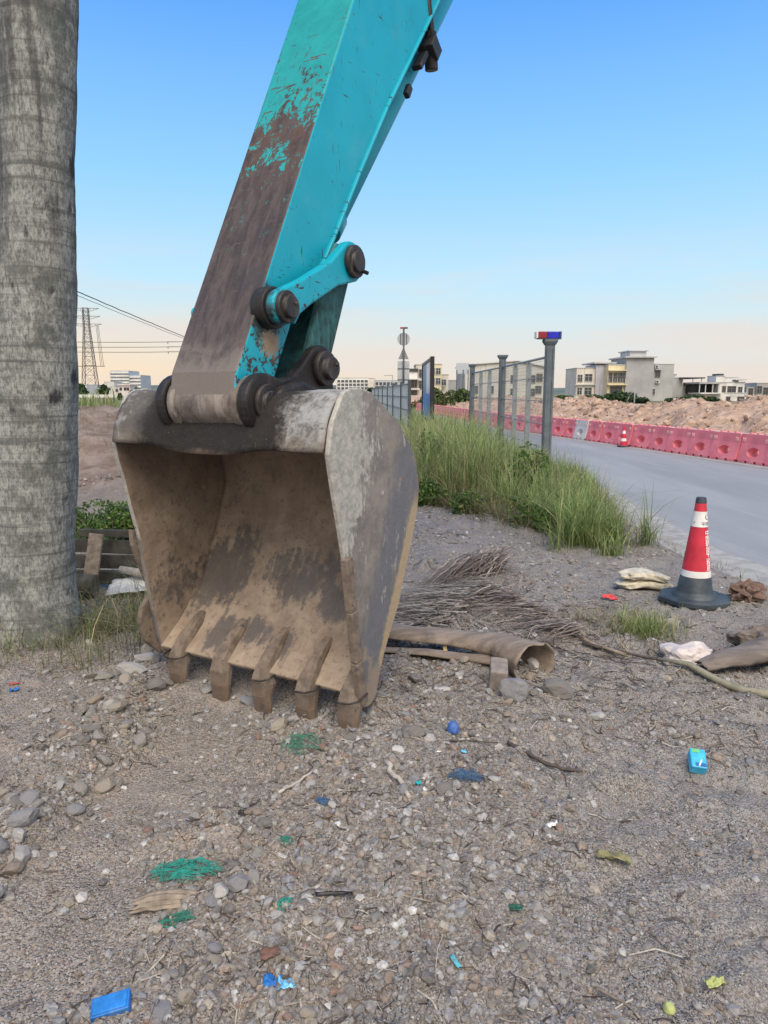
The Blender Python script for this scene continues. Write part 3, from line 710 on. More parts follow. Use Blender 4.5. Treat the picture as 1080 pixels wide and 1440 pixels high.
# bucket cylinder behind the stick, with hose and clamp
dc = Vector((.624, .781)); xc = XW(-2.165)
cp = lambda s: (xc, yB + dc.x * s, zB + dc.y * s)
m = MB(); m.cyl(cp(.28), cp(3.6), .082, n=28); m.cyl(cp(.26), cp(.36), .094, n=28)
cyl = m.build('bucket_cylinder', M['teal'], ex, .004, 1)
m = MB(); m.cyl(cp(0), cp(.3), .043, n=24); m.cyl((xc - .06, yB, zB), (xc + .06, yB, zB), .085, n=28); m.build('piston_rod', M['grease'], cyl, .004, 1)
M['rubber'] = plain('black_rubber', (.014, .014, .016), .45, .3, 30, .2)
hp = [P(*q) for q in ((4.9, 4.9), (4.3, 4.25), (3.95, 3.80), (3.85, 3.58), (3.89, 3.46), (3.90, 3.36))]
m = MB(); m.tube([(XW(-1.985) , y, z) for y, z in hp], .020, 10)
m.tube([(XW(-2.05), y + .03, z + .01) for y, z in hp], .018, 10); m.build('hydraulic_hose', M['rubber'], ex)
m = MB(); ya, za = P(3.905, 3.36)
m.box((XW(-2.0), ya, za), (.10, .10, .09), Matrix.Rotation(R(-35), 3, 'X')); m.cyl((XW(-2.0), ya + .03, za - .10), (XW(-2.0), ya, za + .09), .038, n=14); m.box((XW(-2.0), ya - .11, za - .10), (.06, .13, .03), Matrix.Rotation(R(52), 3, 'X'))
m.build('hose_fitting', M['grease'], ex, .006, 2)
m = MB(); m.box((XW(-2.0), ya - .25, za - .30), (.03, .04, .07), Matrix.Rotation(R(-30), 3, 'X')); m.build('pipe_clip', M['grease'], ex, .006, 2)

# ------------------------------------------------------------------ stones
def ico():
    t = (1 + 5 ** .5) / 2
    v = np.array([(-1, t, 0), (1, t, 0), (-1, -t, 0), (1, -t, 0), (0, -1, t), (0, 1, t), (0, -1, -t), (0, 1, -t), (t, 0, -1), (t, 0, 1), (-t, 0, -1), (-t, 0, 1)]) / math.hypot(1, t)
    f = np.array([(0, 11, 5), (0, 5, 1), (0, 1, 7), (0, 7, 10), (0, 10, 11), (1, 5, 9), (5, 11, 4), (11, 10, 2), (10, 7, 6), (7, 1, 8), (3, 9, 4), (3, 4, 2), (3, 2, 6), (3, 6, 8), (3, 8, 9), (4, 9, 5), (2, 4, 11), (6, 2, 10), (8, 6, 7), (9, 8, 1)])
    return v, f
IV, IF = ico()
def subdiv(v, f):
    v = [tuple(x) for x in v]; mid = {}
    def mp_(a, b):
        k = (min(a, b), max(a, b))
        if k not in mid:
            p = (np.array(v[a]) + np.array(v[b])) / 2; p /= np.linalg.norm(p); mid[k] = len(v); v.append(tuple(p))
        return mid[k]
    nf = []
    for a, b, c in f:
        x, y, z = mp_(a, b), mp_(b, c), mp_(c, a); nf += [(a, x, z), (b, y, x), (c, z, y), (x, y, z)]
    return np.array(v), np.array(nf)
IV2, IF2 = subdiv(IV, IF); IV3, IF3 = subdiv(IV2, IF2)
def rock_shape(V0, seed, ang=.8, planes=9, rough=.07, sc=(1, 1, 1)):
    """a pebble cut by random planes (angular) and roughened"""
    g = np.random.default_rng(seed); v = V0.copy()
    for _ in range(planes):
        d = g.normal(size=3); d /= np.linalg.norm(d); h = g.uniform(1 - .45 * ang, 1.0)
        k = v @ d; over = np.clip(k - h, 0, None); v = v - over[:, None] * d[None, :]
    off = g.uniform(0, 50)
    for i in range(len(v)):
        p = Vector(v[i]); v[i] *= 1 + rough * (mnoise.noise(p * 2.2 + Vector((off, 0, 0))) + .6 * mnoise.noise(p * 5 + Vector((0, off, 0))))
    return v * np.array(sc)
# colours that stones here have
PAL = np.array([(.25, .24, .225), (.33, .325, .315), (.175, .166, .158), (.40, .395, .38), (.255, .21, .175), (.225, .225, .235), (.29, .262, .22), (.48, .475, .46), (.235, .165, .135)])
PALW = np.array([.25, .15, .21, .055, .13, .09, .08, .012, .03]); PALW = PALW / PALW.sum()
STONE_LOOK = ['grey', 'light grey', 'dark grey', 'pale', 'brownish', 'bluish grey', 'tan', 'whitish', 'reddish brown']
def rots(n):
    q = rng.normal(size=(n, 4)); q /= np.linalg.norm(q, axis=1)[:, None]; a, b, c, d = q.T
    return np.stack([np.stack([1 - 2 * (c * c + d * d), 2 * (b * c - a * d), 2 * (b * d + a * c)], 1), np.stack([2 * (b * c + a * d), 1 - 2 * (b * b + d * d), 2 * (c * d - a * b)], 1), np.stack([2 * (b * d - a * c), 2 * (c * d + a * b), 1 - 2 * (b * b + c * c)], 1)], 1)
def density(x, y):
    """how thick the loose gravel lies"""
    tr = np.exp(-(seg_d(x, y, TRACK) / .27) ** 4)
    d = .14 + .56 * sstep(.42, .60, fbm(x * 1.7 + 40, y * 1.7, 4))
    d = d * (1 - .90 * tr)
    d = d + .9 * np.exp(-(seg_d(x, y, ROW_A) / .13) ** 2) + .5 * np.exp(-(seg_d(x, y, ROW_C) / .2) ** 2) + .5 * np.exp(-(seg_d(x, y, ROW_D) / .28) ** 2) + .4 * np.exp(-(seg_d(x, y, CAMP) / .3) ** 2)
    d = d + .35 * np.exp(-((x - .12 - .03 * y) / .42) ** 2) * (1 - sstep(3.2, 4.0, y))
    d = d * (1 - .35 * sstep(.9, 1.6, x) * sstep(2.0, 3.2, y))
    d = d * (1 - sstep(-.15, -.02, x - poly_x(ROAD_L, y)))
    return d
def scatter(n, ylo, yhi, pw=1.35):
    u = rng.random(n); y = ((ylo ** (1 - pw)) * (1 - u) + (yhi ** (1 - pw)) * u) ** (1 / (1 - pw))
    x = rng.uniform(-1, 1, n) * (.62 * y + .35)
    k = rng.random(n) < np.clip(density(x, y), 0, 1)
    return x[k], y[k]
def gravel():
    protos = [rock_shape(IV, 100 + i, 1.0, 6, .05, (1, g_, h_)) for i, (g_, h_) in enumerate([(.8, .6), (.9, .7), (.65, .55), (1, .5), (.75, .75), (.85, .45), (.6, .6), (.95, .8)])]
    x, y = scatter(300000, 1.15, 9.5, 1.55)
    n = len(x)
    med = (.0024 + .0012 * y) * (1 - .18 * sstep(.2, 1.0, x))
    r = med * np.exp(rng.normal(0, .66, n)); r = np.clip(r, .0022, .026)
    z = gz(x, y) + r * rng.uniform(-.35, .2, n)
    Rm = rots(n); pi_ = rng.integers(0, len(protos), n)
    base_ = np.stack(protos)[pi_] * r[:, None, None]
    # lay flat: mild tilt only
    V = np.einsum('nij,nkj->nki', Rm, base_); V[:, :, 2] *= .75
    V += np.stack([x, y, z], 1)[:, None, :]
    col = PAL[rng.choice(len(PAL), n, p=PALW)] * rng.uniform(.7, 1.12, (n, 1)); dust = np.clip(rng.normal(.42, .26, (n, 1)), 0, .9) * (r[:, None] < .016); col = col * (1 - dust) + np.array((.215, .19, .165)) * rng.uniform(.75, 1.2, (n, 1)) * dust
    F = (IF[None] + (np.arange(n) * 12)[:, None, None]).reshape(-1, 3)
    o = np_mesh('gravel', V.reshape(-1, 3), F, M['pebble'], attr=np.repeat(col, 12, 0))
    tag(o, kind='stuff')
gravel()

ROCKS = []
for i in range(14):
    a = rock_shape(IV3 if i < 5 else IV2, 300 + i, .95, 11, .10, (1, random.uniform(.62, .95), random.uniform(.45, .75)))
    ROCKS.append(a)
_meshc = {}
def rock_mesh(k, ci):
    """shared mesh of shape k in stone colour ci"""
    if (k, ci) not in _meshc:
        v = ROCKS[k]; f = IF3 if len(v) == len(IV3) else IF2
        o = np_mesh('stone', v, f, M['stone'], attr=np.repeat(PAL[ci][None], len(v), 0))
        _meshc[(k, ci)] = o.data; bpy.data.objects.remove(o)
    return _meshc[(k, ci)]
def stone(x, y, r, k=None, ci=None, rz=None, label=None, group=None, sc=(1, 1, 1), sink=.3, tilt=.5, name='stone'):
    k = random.randrange(len(ROCKS)) if k is None else k; ci = int(rng.choice(len(PAL), p=PALW)) if ci is None else ci
    o = bpy.data.objects.new(name, rock_mesh(k, ci)); C.objects.link(o)
    o.location = (x, y, float(gz(x, y)) + r * (.62 * sc[2] - sink))
    o.scale = (r * sc[0], r * sc[1], r * sc[2])
    o.rotation_euler = (random.uniform(-tilt, tilt), random.uniform(-tilt, tilt), random.uniform(0, 6.28) if rz is None else rz)
    if label and group:
        label = label.replace('grey stone', '@').replace('pale stone', '@').replace('stone', '@', 1) if '@' not in label else label
        label = label.replace('@', STONE_LOOK[ci] + ' stone', 1).replace('@', 'stone').replace('loose ', '').replace('small ', 'small ' if r < .03 else '')
        if r >= .045: label = 'large ' + label
    return tag(o, label, 'stone', group)
def stones_along(pts, n, rmin, rmax, spread, label, group):
    L = [math.hypot(b[0] - a[0], b[1] - a[1]) for a, b in zip(pts[:-1], pts[1:])]; T = sum(L); c = 0
    while c < n:
        s = random.random() * T; i = 0
        while s > L[i] and i < len(L) - 1: s -= L[i]; i += 1
        t = s / L[i]; x = pts[i][0] + (pts[i + 1][0] - pts[i][0]) * t + random.gauss(0, spread); y = pts[i][1] + (pts[i + 1][1] - pts[i][1]) * t + random.gauss(0, spread)
        if y < 1.25: continue
        r = rmin * (rmax / rmin) ** (random.random() ** 1.8)
        stone(x, y, r, label=label, group=group); c += 1
stones_along(ROW_A[:4], 84, .014, .062, .09, 'loose grey stone in the ragged row left of the scraped strip below the bucket', 'stones in the row left of the scraped strip')
stones_along(ROW_A[4:], 40, .014, .046, .095, 'loose grey stone heaped at the left edge of the lot in the foreground', 'stones heaped at the left foreground edge')
stones_along(ROW_C, 34, .013, .032, .10, 'small grey stone lying around the green netting and wood chunk', 'stones around the green netting')
stones_along(ROW_D, 44, .013, .036, .13, 'small pale stone on the gravel in front of the right bucket teeth', 'stones in front of the right bucket teeth')
stones_along(CAMP, 30, .016, .045, .14, 'small stone on the ground beside the curled palm sheath', 'stones beside the palm sheath')
stones_along([spot(*q) for q in ((60, 1400), (330, 1330), (500, 1420))], 32, .011, .026, .14, 'small grey stone on the gravel at the bottom left of the lot', 'stones at the bottom left')
stones_along([spot(*q) for q in ((560, 1300), (760, 1250), (1000, 1330))], 18, .010, .022, .16, 'small grey stone half sunk in the fine gravel at the lower right', 'stones at the lower right')
stones_along([(-1.02, 3.42), (-.10, 2.86)], 30, .014, .042, .05, 'grey stone wedged between or under the bucket teeth', 'stones at the bucket teeth')
HERO = [((185, 880 + 75), .075, (1.15, .9, .8), 1, 'grey stone beside the stubble grass, left of the first bucket tooth'),
        ((145, 950), .055, (1.1, .8, .8), 0, 'flat grey stone at the foot of the grass under the palm'),
        ((205, 938), .058, (1, .9, .9), 3, 'pale round stone left of the first bucket tooth'),
        ((35, 1190), .058, (1.1, .85, .95), 5, 'largest grey stone of the heap at the left picture edge'),
        ((30, 1208), .036, (.8, 1, 1.1), 3, 'pale blocky stone on the front of the left heap'),
        ((335, 1262), .042, (.8, 1, 1.2), 5, 'upright grey stone at the right end of the wood chunk'),
        ((310, 1275), .035, (.75, 1, 1.2), 3, 'pale stone leaning beside the right end of the wood chunk'),
        ((380, 1297), .034, (1.25, .8, .55), 3, 'flat pale slab lying below the dark plastic strip, left side'),
        ((262, 1415), .032, (.8, 1, 1.1), 6, 'tan stone right of the blue plastic box'),
        ((228, 1425), .055, (.55, 1.5, .5), 5, 'long grey stone sliver right of the blue plastic box'),
        ((582, 1040), .058, (1.05, 1, .95), 2, 'round dark grey cobble in front of the rightmost bucket tooth'),
        ((604, 1046), .03, (1, 1, .9), 3, 'pale stone touching the round dark cobble'),
        ((625, 972), .052, (1.15, .8, .55), 7, 'pale oval stone below the curled palm sheath'),
        ((601, 976), .036, (1, .9, .8), 3, 'greenish pale stone left of the pale oval stone'),
        ((722, 996), .095, (.8, 1.15, 1.05), 5, 'big slanted grey rock in front of the concrete block'),
        ((783, 992), .085, (.9, 1, .95), 2, 'dark upright rock right of the big slanted rock'),
        ((535, 993), .05, (1.1, .8, .7), 5, 'bluish grey stone right of the rightmost bucket tooth'),
        ((838, 1015), .04, (1, .9, .8), 3, 'pale stone on the bare soil right of the dark upright rock'),
        ((392, 1035), .06, (1, 1, .85), 6, 'brown clod-like stone at the tip of the middle tooth'),
        ((992, 1250), .02, (.8, 1, .8), 3, 'pale stone alone on the fine gravel at the right'),
        ((940, 870 + 12), .07, (1.1, .5, .9), 1, 'square grey stone slab behind the small green tuft')]
for k, ((u, v), r, sc, ci, lb) in enumerate(HERO):
    x, y = spot(u, v); stone(x, y, r, k % 5, ci, random.uniform(-.5, .5), lb, None, sc, .25, .25)
# squared concrete block
t_ = MB(); t_.box((0, 0, 0), (.085, .15, .105)); M['block'] = plain('rough_concrete', (.23, .20, .18), .9, .2, 25, .6)
x, y = spot(700, 975); o = t_.build('concrete_block', M['block'], None, .008, 2, loc=(x, y, float(gz(x, y)) + .045)); o.rotation_euler = (R(8), R(4), R(-8))
tag(o, 'squared brown-grey concrete block standing at the end of the palm sheath', 'block')

# twigs, chips and dry stalks strewn over the ground
def debris():
    n = 3600; x, y = scatter(n * 2, 1.2, 8.5, 1.3); x, y = x[:n], y[:n]; n = len(x)
    # more straw by the frond and the camp of rocks
    xe, ye = rng.normal(.85, .5, 1900), rng.normal(4.0, .55, 1900); x = np.r_[x, xe]; y = np.r_[y, ye]; n = len(x)
    L = rng.uniform(.012, .055, n) * (1 + .12 * y); L[rng.random(n) < .06] *= 2.6
    a = rng.uniform(0, 2 * math.pi, n); rad = rng.uniform(.0006, .0022, n) * (1 + .12 * y)
    V = np.zeros((n, 9, 3)); tint = np.zeros((n, 9, 3))
    pal = np.array([(.24, .20, .16), (.12, .095, .08), (.36, .33, .28), (.06, .05, .045), (.10, .085, .075)])
    cc = pal[rng.integers(0, 5, n)]
    bend = rng.normal(0, .18, n)
    for j, t in enumerate((-.5, 0, .5)):
        px = x + np.cos(a) * L * t - np.sin(a) * L * bend * (1 - 4 * t * t); py = y + np.sin(a) * L * t + np.cos(a) * L * bend * (1 - 4 * t * t)
        pz = gz(px, py) + .004 + rng.uniform(0, .006, n) * (1 + t)
        for k in range(3):
            b = 2 * math.pi * k / 3
            V[:, j * 3 + k] = np.stack([px - np.sin(a) * rad * math.cos(b), py + np.cos(a) * rad * math.cos(b), pz + rad * math.sin(b)], 1); tint[:, j * 3 + k] = cc
    f = np.array([(j * 3 + k, j * 3 + (k + 1) % 3, j * 3 + 3 + (k + 1) % 3, j * 3 + 3 + k) for j in range(2) for k in range(3)])
    F = (f[None] + (np.arange(n) * 9)[:, None, None]).reshape(-1, 4)
    tag(np_mesh('twig_litter', V.reshape(-1, 3), F, M['twig'], attr=tint.reshape(-1, 3)), kind='stuff')
debris()

# loose chunks on the rubble mound (too many to count)
def rubble_chunks():
    protos = [rock_shape(IV, 600 + i, 1.0, 6, .08, (1, .75, .6)) for i in range(6)]
    k = rng.integers(0, len(RV), 9000); p = RV[k] + rng.normal(0, .12, (9000, 3)) * np.array([1, 1, 0])
    ok = (p[:, 0] - poly_x(BARR, p[:, 1]) < 8) & (p[:, 1] < 75) & (p[:, 0] - poly_x(BARR, p[:, 1]) > .75); p = p[ok]; n = len(p)
    r = np.exp(rng.normal(-3.3, .6, n)) * (.7 + .03 * p[:, 1]); r = np.clip(r, .012, .17)
    V = np.einsum('nij,nkj->nki', rots(n), np.stack(protos)[rng.integers(0, 6, n)] * r[:, None, None]) + p[:, None, :]
    pal = np.array([(.40, .285, .21), (.35, .245, .175), (.47, .36, .28), (.28, .20, .15), (.42, .35, .30)])
    F = (IF[None] + (np.arange(n) * 12)[:, None, None]).reshape(-1, 3)
    tag(np_mesh('rubble', V.reshape(-1, 3), F, M['pebble'], attr=np.repeat(pal[rng.integers(0, 5, n)] * rng.uniform(.8, 1.15, (n, 1)), 12, 0)), kind='stuff')
rubble_chunks()

# ------------------------------------------------------------------ grass and leafy plants
def blades(name, x, y, h, wd, lean, cols, mat=None, z=None, segs=4, curve=1.0, kind='stuff'):
    n = len(x); z = gz(x, y) - .01 if z is None else z
    a = rng.uniform(0, 2 * math.pi, n); fa = a + rng.normal(0, .5, n) + math.pi / 2
    V = np.zeros((n, segs * 2 + 1, 3)); T = np.zeros((n, segs * 2 + 1, 3))
    for j in range(segs + 1):
        t = j / segs
        out_ = lean * h * (t ** (1 + curve)); up = h * (t - .28 * np.clip(lean, 0, 2) * t ** 3)
        px = x + np.cos(a) * out_; py = y + np.sin(a) * out_; pz = z + up
        ww = wd * (1 - t ** 1.6) * (.55 + .45 * min(1, t * 4))
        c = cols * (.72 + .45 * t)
        if j < segs:
            V[:, 2 * j] = np.stack([px - np.cos(fa) * ww, py - np.sin(fa) * ww, pz], 1); V[:, 2 * j + 1] = np.stack([px + np.cos(fa) * ww, py + np.sin(fa) * ww, pz], 1)
            T[:, 2 * j] = T[:, 2 * j + 1] = c
        else:
            V[:, 2 * j] = np.stack([px, py, pz], 1); T[:, 2 * j] = c
    f = [(2 * j, 2 * j + 1, 2 * j + 3) for j in range(segs - 1)] + [(2 * j, 2 * j + 3, 2 * j + 2) for j in range(segs - 1)] + [(2 * segs - 2, 2 * segs - 1, 2 * segs)]
    f = np.array(f); k = segs * 2 + 1
    F = (f[None] + (np.arange(n) * k)[:, None, None]).reshape(-1, 3)
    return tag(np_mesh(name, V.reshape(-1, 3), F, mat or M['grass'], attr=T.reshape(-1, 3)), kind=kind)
GREEN = np.array([(.16, .235, .07), (.215, .30, .10), (.10, .16, .05), (.30, .36, .14), (.38, .36, .17), (.50, .44, .25)])
STRAW = np.array([(.33, .28, .16), (.25, .21, .12), (.17, .16, .07), (.12, .13, .045), (.40, .35, .23)])
def pick(pal, p, n): p = np.array(p) / sum(p); return pal[rng.choice(len(pal), n, p=p)] * rng.uniform(.8, 1.25, (n, 1))
def clumped(n, xlo, xhi, ylo, yhi, cl=60, sp=.22):
    cx, cy = rng.uniform(xlo, xhi, cl), rng.uniform(ylo, yhi, cl); k = rng.integers(0, cl, n)
    return cx[k] + rng.normal(0, sp, n), cy[k] + rng.normal(0, sp, n)
def front_edge(x):            # where the tall grass ends towards the lot
    return np.interp(x, [.3, .7, 1.1, 1.6, 2.1, 2.45, 2.8, 3.1], [9.9, 9.2, 8.3, 7.6, 7.0, 7.3, 8.8, 9.6])
def tall_grass():
    n = 30000; cl = 330; ccx = rng.uniform(.2, 3.1, cl); ccy = 6.7 + 9.5 * rng.random(cl) ** 1.35; ch = rng.uniform(.30, 1.18, cl); cd = rng.normal(0, .35, (cl, 2)); cy_ = rng.random(cl)
    k = rng.integers(0, cl, n); x = ccx[k] + rng.normal(0, .11, n); y = ccy[k] + rng.normal(0, .11, n)
    hmax = np.interp(x, [.2, .6, 1.2, 1.6, 2.0, 2.5, 3.1], [1.0, 1.16, 1.22, 1.0, .62, .46, .40]) * ch[k]
    wob = (fbm(x * 2.6, np.zeros(n) + 4.4, 3) - .5) * 1.1
    dy = y - front_edge(x) + wob; ok = (dy > 0) & (x < poly_x(ROAD_L, y) + .10) & ((fbm(x * 1.9 + 7, y * 1.9, 3) > .43) | (y > 10))
    x, y, hmax, dy, k = x[ok], y[ok], hmax[ok], dy[ok], k[ok]; n = len(x)
    h = hmax * (.3 + .7 * sstep(0, .8, dy)) * rng.uniform(.4, 1.1, n)
    yl = np.clip(sstep(1.7, .5, x) * .8 + (cy_[k] > .72) * .5, 0, 1)          # drier, yellower towards the bucket
    c = pick(GREEN, (4, 6, 2, 5, 1, .4), n); d = pick(GREEN, (1, 3, .5, 4, 5, 3), n); m = (rng.random(n) < yl * .8)[:, None]; c = np.where(m, d, c)
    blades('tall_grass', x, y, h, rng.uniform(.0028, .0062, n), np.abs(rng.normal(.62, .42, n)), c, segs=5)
    # dead thatch and dark undergrowth at the foot
    n = 9000; x, y = clumped(n, .3, 2.9, 6.5, 10.8, 170, .17); ok = (y > front_edge(x) - .22 + (fbm(x * 2.6, np.zeros(n) + 4.4, 3) - .5) * -1.1) & (x < poly_x(ROAD_L, y)); x, y = x[ok], y[ok]; n = len(x)
    blades('dry_undergrowth', x, y, rng.uniform(.06, .40, n), rng.uniform(.0018, .0042, n), np.abs(rng.normal(1.0, .6, n)), pick(STRAW, (3, 3, 2, 3, 1), n), segs=4)
    n = 2600; x, y = clumped(n, .35, 2.9, 5.6, 9.3, 70, .085); e_ = front_edge(x); ok = (y > e_ - 1.0) & (y < e_ + .2) & (rng.random(n) < np.exp(-np.clip(e_ - y, 0, 2) * 1.6)) & (x < poly_x(ROAD_L, y)); x, y = x[ok], y[ok]; n = len(x)
    blades('sprigs', x, y, rng.uniform(.04, .22, n), rng.uniform(.0015, .004, n), np.abs(rng.normal(.9, .5, n)), np.where((rng.random(n) < .5)[:, None], pick(STRAW, (3, 3, 2, 2, 1), n), pick(GREEN, (3, 3, 3, 2, 2, 1), n)), segs=3)
    n = 1700; x = rng.uniform(.3, 2.4, n); y = front_edge(x) - np.abs(rng.normal(0, .30, n)) + .1; h = rng.uniform(.08, .32, n)
    blades('cut_stalks', x, y, h, rng.uniform(.0015, .0035, n), rng.uniform(2.0, 5.0, n) * .35, pick(STRAW, (2, 3, 3, 1, 1), n) * .75, segs=3, curve=.3)
    # the stiff tussock by the near post, long arching blades
    n = 2000; cl = 26; ax = 2.04 + rng.normal(0, .24, cl); ay = 7.2 + rng.normal(0, .36, cl); k = rng.integers(0, cl, n); x = ax[k] + rng.normal(0, .06, n); y = ay[k] + rng.normal(0, .06, n)
    blades('reed_grass', x, y, rng.uniform(.45, 1.1, cl)[k] * rng.uniform(.25, .85, n), rng.uniform(.0025, .006, n), np.abs(rng.normal(.7, .4, n)), pick(GREEN, (4, 6, 2, 5, 1, .3), n), segs=5)
    # flowering stems
    n = 700; x, y = clumped(n, .35, 2.8, 7.5, 14, 80, .3); ok = y > front_edge(x) + .2; x, y = x[ok], y[ok]; n = len(x)
    blades('grass_stems', x, y, rng.uniform(.7, 1.30, n) * np.interp(x, [.4, 1.4, 1.9, 2.6], [1, 1.05, .75, .55]), rng.uniform(.0015, .003, n), np.abs(rng.normal(.28, .2, n)), pick(STRAW, (4, 3, 2, 1, 2), n), segs=5)
tall_grass()
def low_grass():
    # verge and roadside beyond the fence, thin strip on the bank at left
    n = 7000; x = rng.uniform(-2.5, 3.4, n); y = rng.uniform(16, 48, n); ok = x < poly_x(ROAD_L, y) - .1; x, y = x[ok], y[ok]; n = len(x)
    blades('verge_grass', x, y, rng.uniform(.25, .95, n), rng.uniform(.006, .014, n), np.abs(rng.normal(.4, .25, n)), pick(GREEN, (4, 5, 3, 3, 2, 1), n), segs=3)
    n = 9500; x = rng.uniform(-9.5, -3.2, n); y = rng.uniform(13.4, 23, n)
    blades('bank_grass', x, y, rng.uniform(.12, .40, n), rng.uniform(.006, .013, n), np.abs(rng.normal(.4, .3, n)), pick(GREEN, (3, 6, 1, 5, 2, .6), n), segs=3)
    n = 500; x = rng.uniform(-6, -2.2, n); y = rng.uniform(9.5, 13.5, n)
    blades('bank_straw', x, y, rng.uniform(.15, .55, n), rng.uniform(.002, .004, n), np.abs(rng.normal(1.2, .6, n)), pick(STRAW, (3, 3, 2, 1, 2), n), segs=4)
    # at the foot of the palm and before the old boards
    n = 3600; x, y = clumped(n, -2.75, -1.12, 3.62, 4.75, 70, .10); ok = (y > 3.48 + .12 * np.sin(x * 5)) & ~((np.hypot(x + 2.11, y - 4.18) < .25)); x, y = x[ok], y[ok]; n = len(x)
    h = rng.uniform(.06, .34, n) * (.65 + .5 * sstep(-1.9, -1.4, x))
    c = np.where((rng.random(n) < .40)[:, None], pick(GREEN, (3, 2, 4, 2, 2, 1), n) * .8, pick(STRAW, (3, 3, 3, 3, 1), n) * .85)
    blades('palm_foot_grass', x, y, h * rng.choice([.8, 1.0, 1.5], n), rng.uniform(.0012, .003, n), np.abs(rng.normal(1.0, .65, n)), c, segs=4)
    # green tuft and dry wisps between the frond and the cone
    x0, y0 = spot(905, 893); n = 420; x = x0 + rng.normal(0, .09, n); y = y0 + rng.normal(0, .09, n)
    blades('green_tuft', x, y, rng.uniform(.05, .20, n), rng.uniform(.0018, .0035, n), np.abs(rng.normal(.6, .35, n)), pick(GREEN, (4, 5, 2, 4, 2, .6), n), segs=4)
    x0, y0 = spot(872, 885); n = 520; x = x0 + rng.normal(0, .17, n); y = y0 + rng.normal(0, .2, n)
    blades('dry_wisps', x, y, rng.uniform(.04, .17, n), rng.uniform(.0012, .0026, n), np.abs(rng.normal(1.0, .5, n)), pick(STRAW, (4, 3, 3, 2, 2), n), segs=3)
    # along the ragged edge of the road
    n = 1500; y = rng.uniform(4.6, 8.2, n); x = poly_x(ROAD_L, y) - np.abs(rng.normal(.05, .12, n)); ok = fbm(x * 3, y * 2.1, 3) > .45; x, y = x[ok], y[ok]; n = len(x)
    blades('edge_weeds', x, y, rng.uniform(.03, .16, n), rng.uniform(.0018, .004, n), np.abs(rng.normal(.9, .5, n)), np.where((rng.random(n) < .5)[:, None], pick(STRAW, (3, 3, 2, 2, 1), n), pick(GREEN, (3, 3, 3, 2, 2, 1), n)), segs=3)
low_grass()

def leaf_cloud(c, rad, n, size, pal, p, parent=None, name='foliage', shell_=.55, flat=1.0, lumps=7):
    """many small leaves filling an uneven crown"""
    lc = rng.normal(size=(lumps, 3)); lc /= np.linalg.norm(lc, axis=1)[:, None]; lc *= rng.uniform(.25, .75, (lumps, 1)); lc[:, 2] = np.abs(lc[:, 2]) * .9
    lr = rng.uniform(.32, .58, lumps); k = rng.integers(0, lumps, n)
    d = rng.normal(size=(n, 3)); d /= np.linalg.norm(d, axis=1)[:, None]
    p0 = (lc[k] + d * (lr[k] * rng.uniform(shell_, 1.0, n) ** .6)[:, None]) * np.array(rad) + np.array(c)
    R_ = rots(n); s = size * rng.uniform(.6, 1.4, n)
    q = np.array([(-.5, 0, 0), (0, -.9, .12), (.5, 0, 0), (0, .9, .12)])
    V = np.einsum('nij,kj->nki', R_, q) * s[:, None, None] + p0[:, None, :]
    col = pal[rng.choice(len(pal), n, p=np.array(p) / sum(p))] * rng.uniform(.75, 1.25, (n, 1)) * rng.uniform(.8, 1.2, (lumps, 1))[k]
    F = np.arange(n * 4).reshape(n, 4)
    return np_mesh(name, V.reshape(-1, 3), F, M['leafy'], parent, attr=np.repeat(col, 4, 0))
DARKG = np.array([(.040, .075, .030), (.055, .095, .035), (.030, .058, .028), (.075, .115, .04)])
LUSH = np.array([(.085, .17, .035), (.12, .21, .05), (.06, .12, .03), (.17, .24, .06), (.24, .27, .10)])
def bush(c, rad, n, size, label, group=None, pal=DARKG, p=(3, 3, 2, 1.5), name='bush', cat='bush', stems=True):
    e = empty(name, (c[0], c[1], c[2]), 0, label, cat, group)
    f = leaf_cloud((0, 0, rad[2] * .25), rad, n, size, pal, p, e)
    m = MB()
    for i in range(4):
        a = i * 1.7; m.tube([(0, 0, -.1), (math.cos(a) * rad[0] * .3, math.sin(a) * rad[1] * .3, rad[2] * .5), (math.cos(a) * rad[0] * .5, math.sin(a) * rad[1] * .5, rad[2] * .9)], [.03 * rad[2], .02 * rad[2], .006 * rad[2]], 5)
    m.build('stem', M['bark_dark'], e); f['kind'] = 'stuff'
    return e
M['bark_dark'] = plain('dark_stem', (.10, .08, .06), .9, .3, 14, .3)
bush((-2.62, 6.7, .0), (.62, .5, .34), 3600, .024, 'bright green leafy weed clump behind the old boards, nearest the bucket', 'weed clumps behind the boards', LUSH, (3, 4, 2, 3, 1), 'weed_clump', 'weeds')
bush((-3.3, 7.0, .0), (.65, .5, .38), 3600, .024, 'bright green leafy weed clump right beside the palm trunk, behind the boards', 'weed clumps behind the boards', LUSH, (3, 4, 2, 3, 1), 'weed_clump', 'weeds')
bush((-2.75, 8.1, .15), (.38, .35, .30), 1500, .028, 'darker green weed clump growing on the foot of the dug bank', 'weed clumps behind the boards', LUSH, (4, 2, 5, 1, .3), 'weed_clump', 'weeds')

for (x_, y_, r_, lb) in ((.62, 9.15, .34, 'leafy weed at the front of the tall grass, nearest the bucket'), (1.02, 8.35, .26, 'small leafy weed in the middle of the grass front'), (1.62, 7.55, .30, 'leafy weed at the grass front behind the dry fronds'), (1.95, 9.6, .36, 'broad leafy weed growing among the tall grass below the nearest post'), (.75, 11.2, .42, 'leafy weed standing deep in the tall grass left of the fence')):
    bush((x_, y_, float(gz(x_, y_, False))), (r_, r_ * .8, r_ * (1.0 if y_ < 9.3 else 1.7)), int(900 * r_ / .3), .028, lb, 'weeds among the tall grass', LUSH, (3, 2, 5, 1, .5), 'weed_clump', 'weeds')
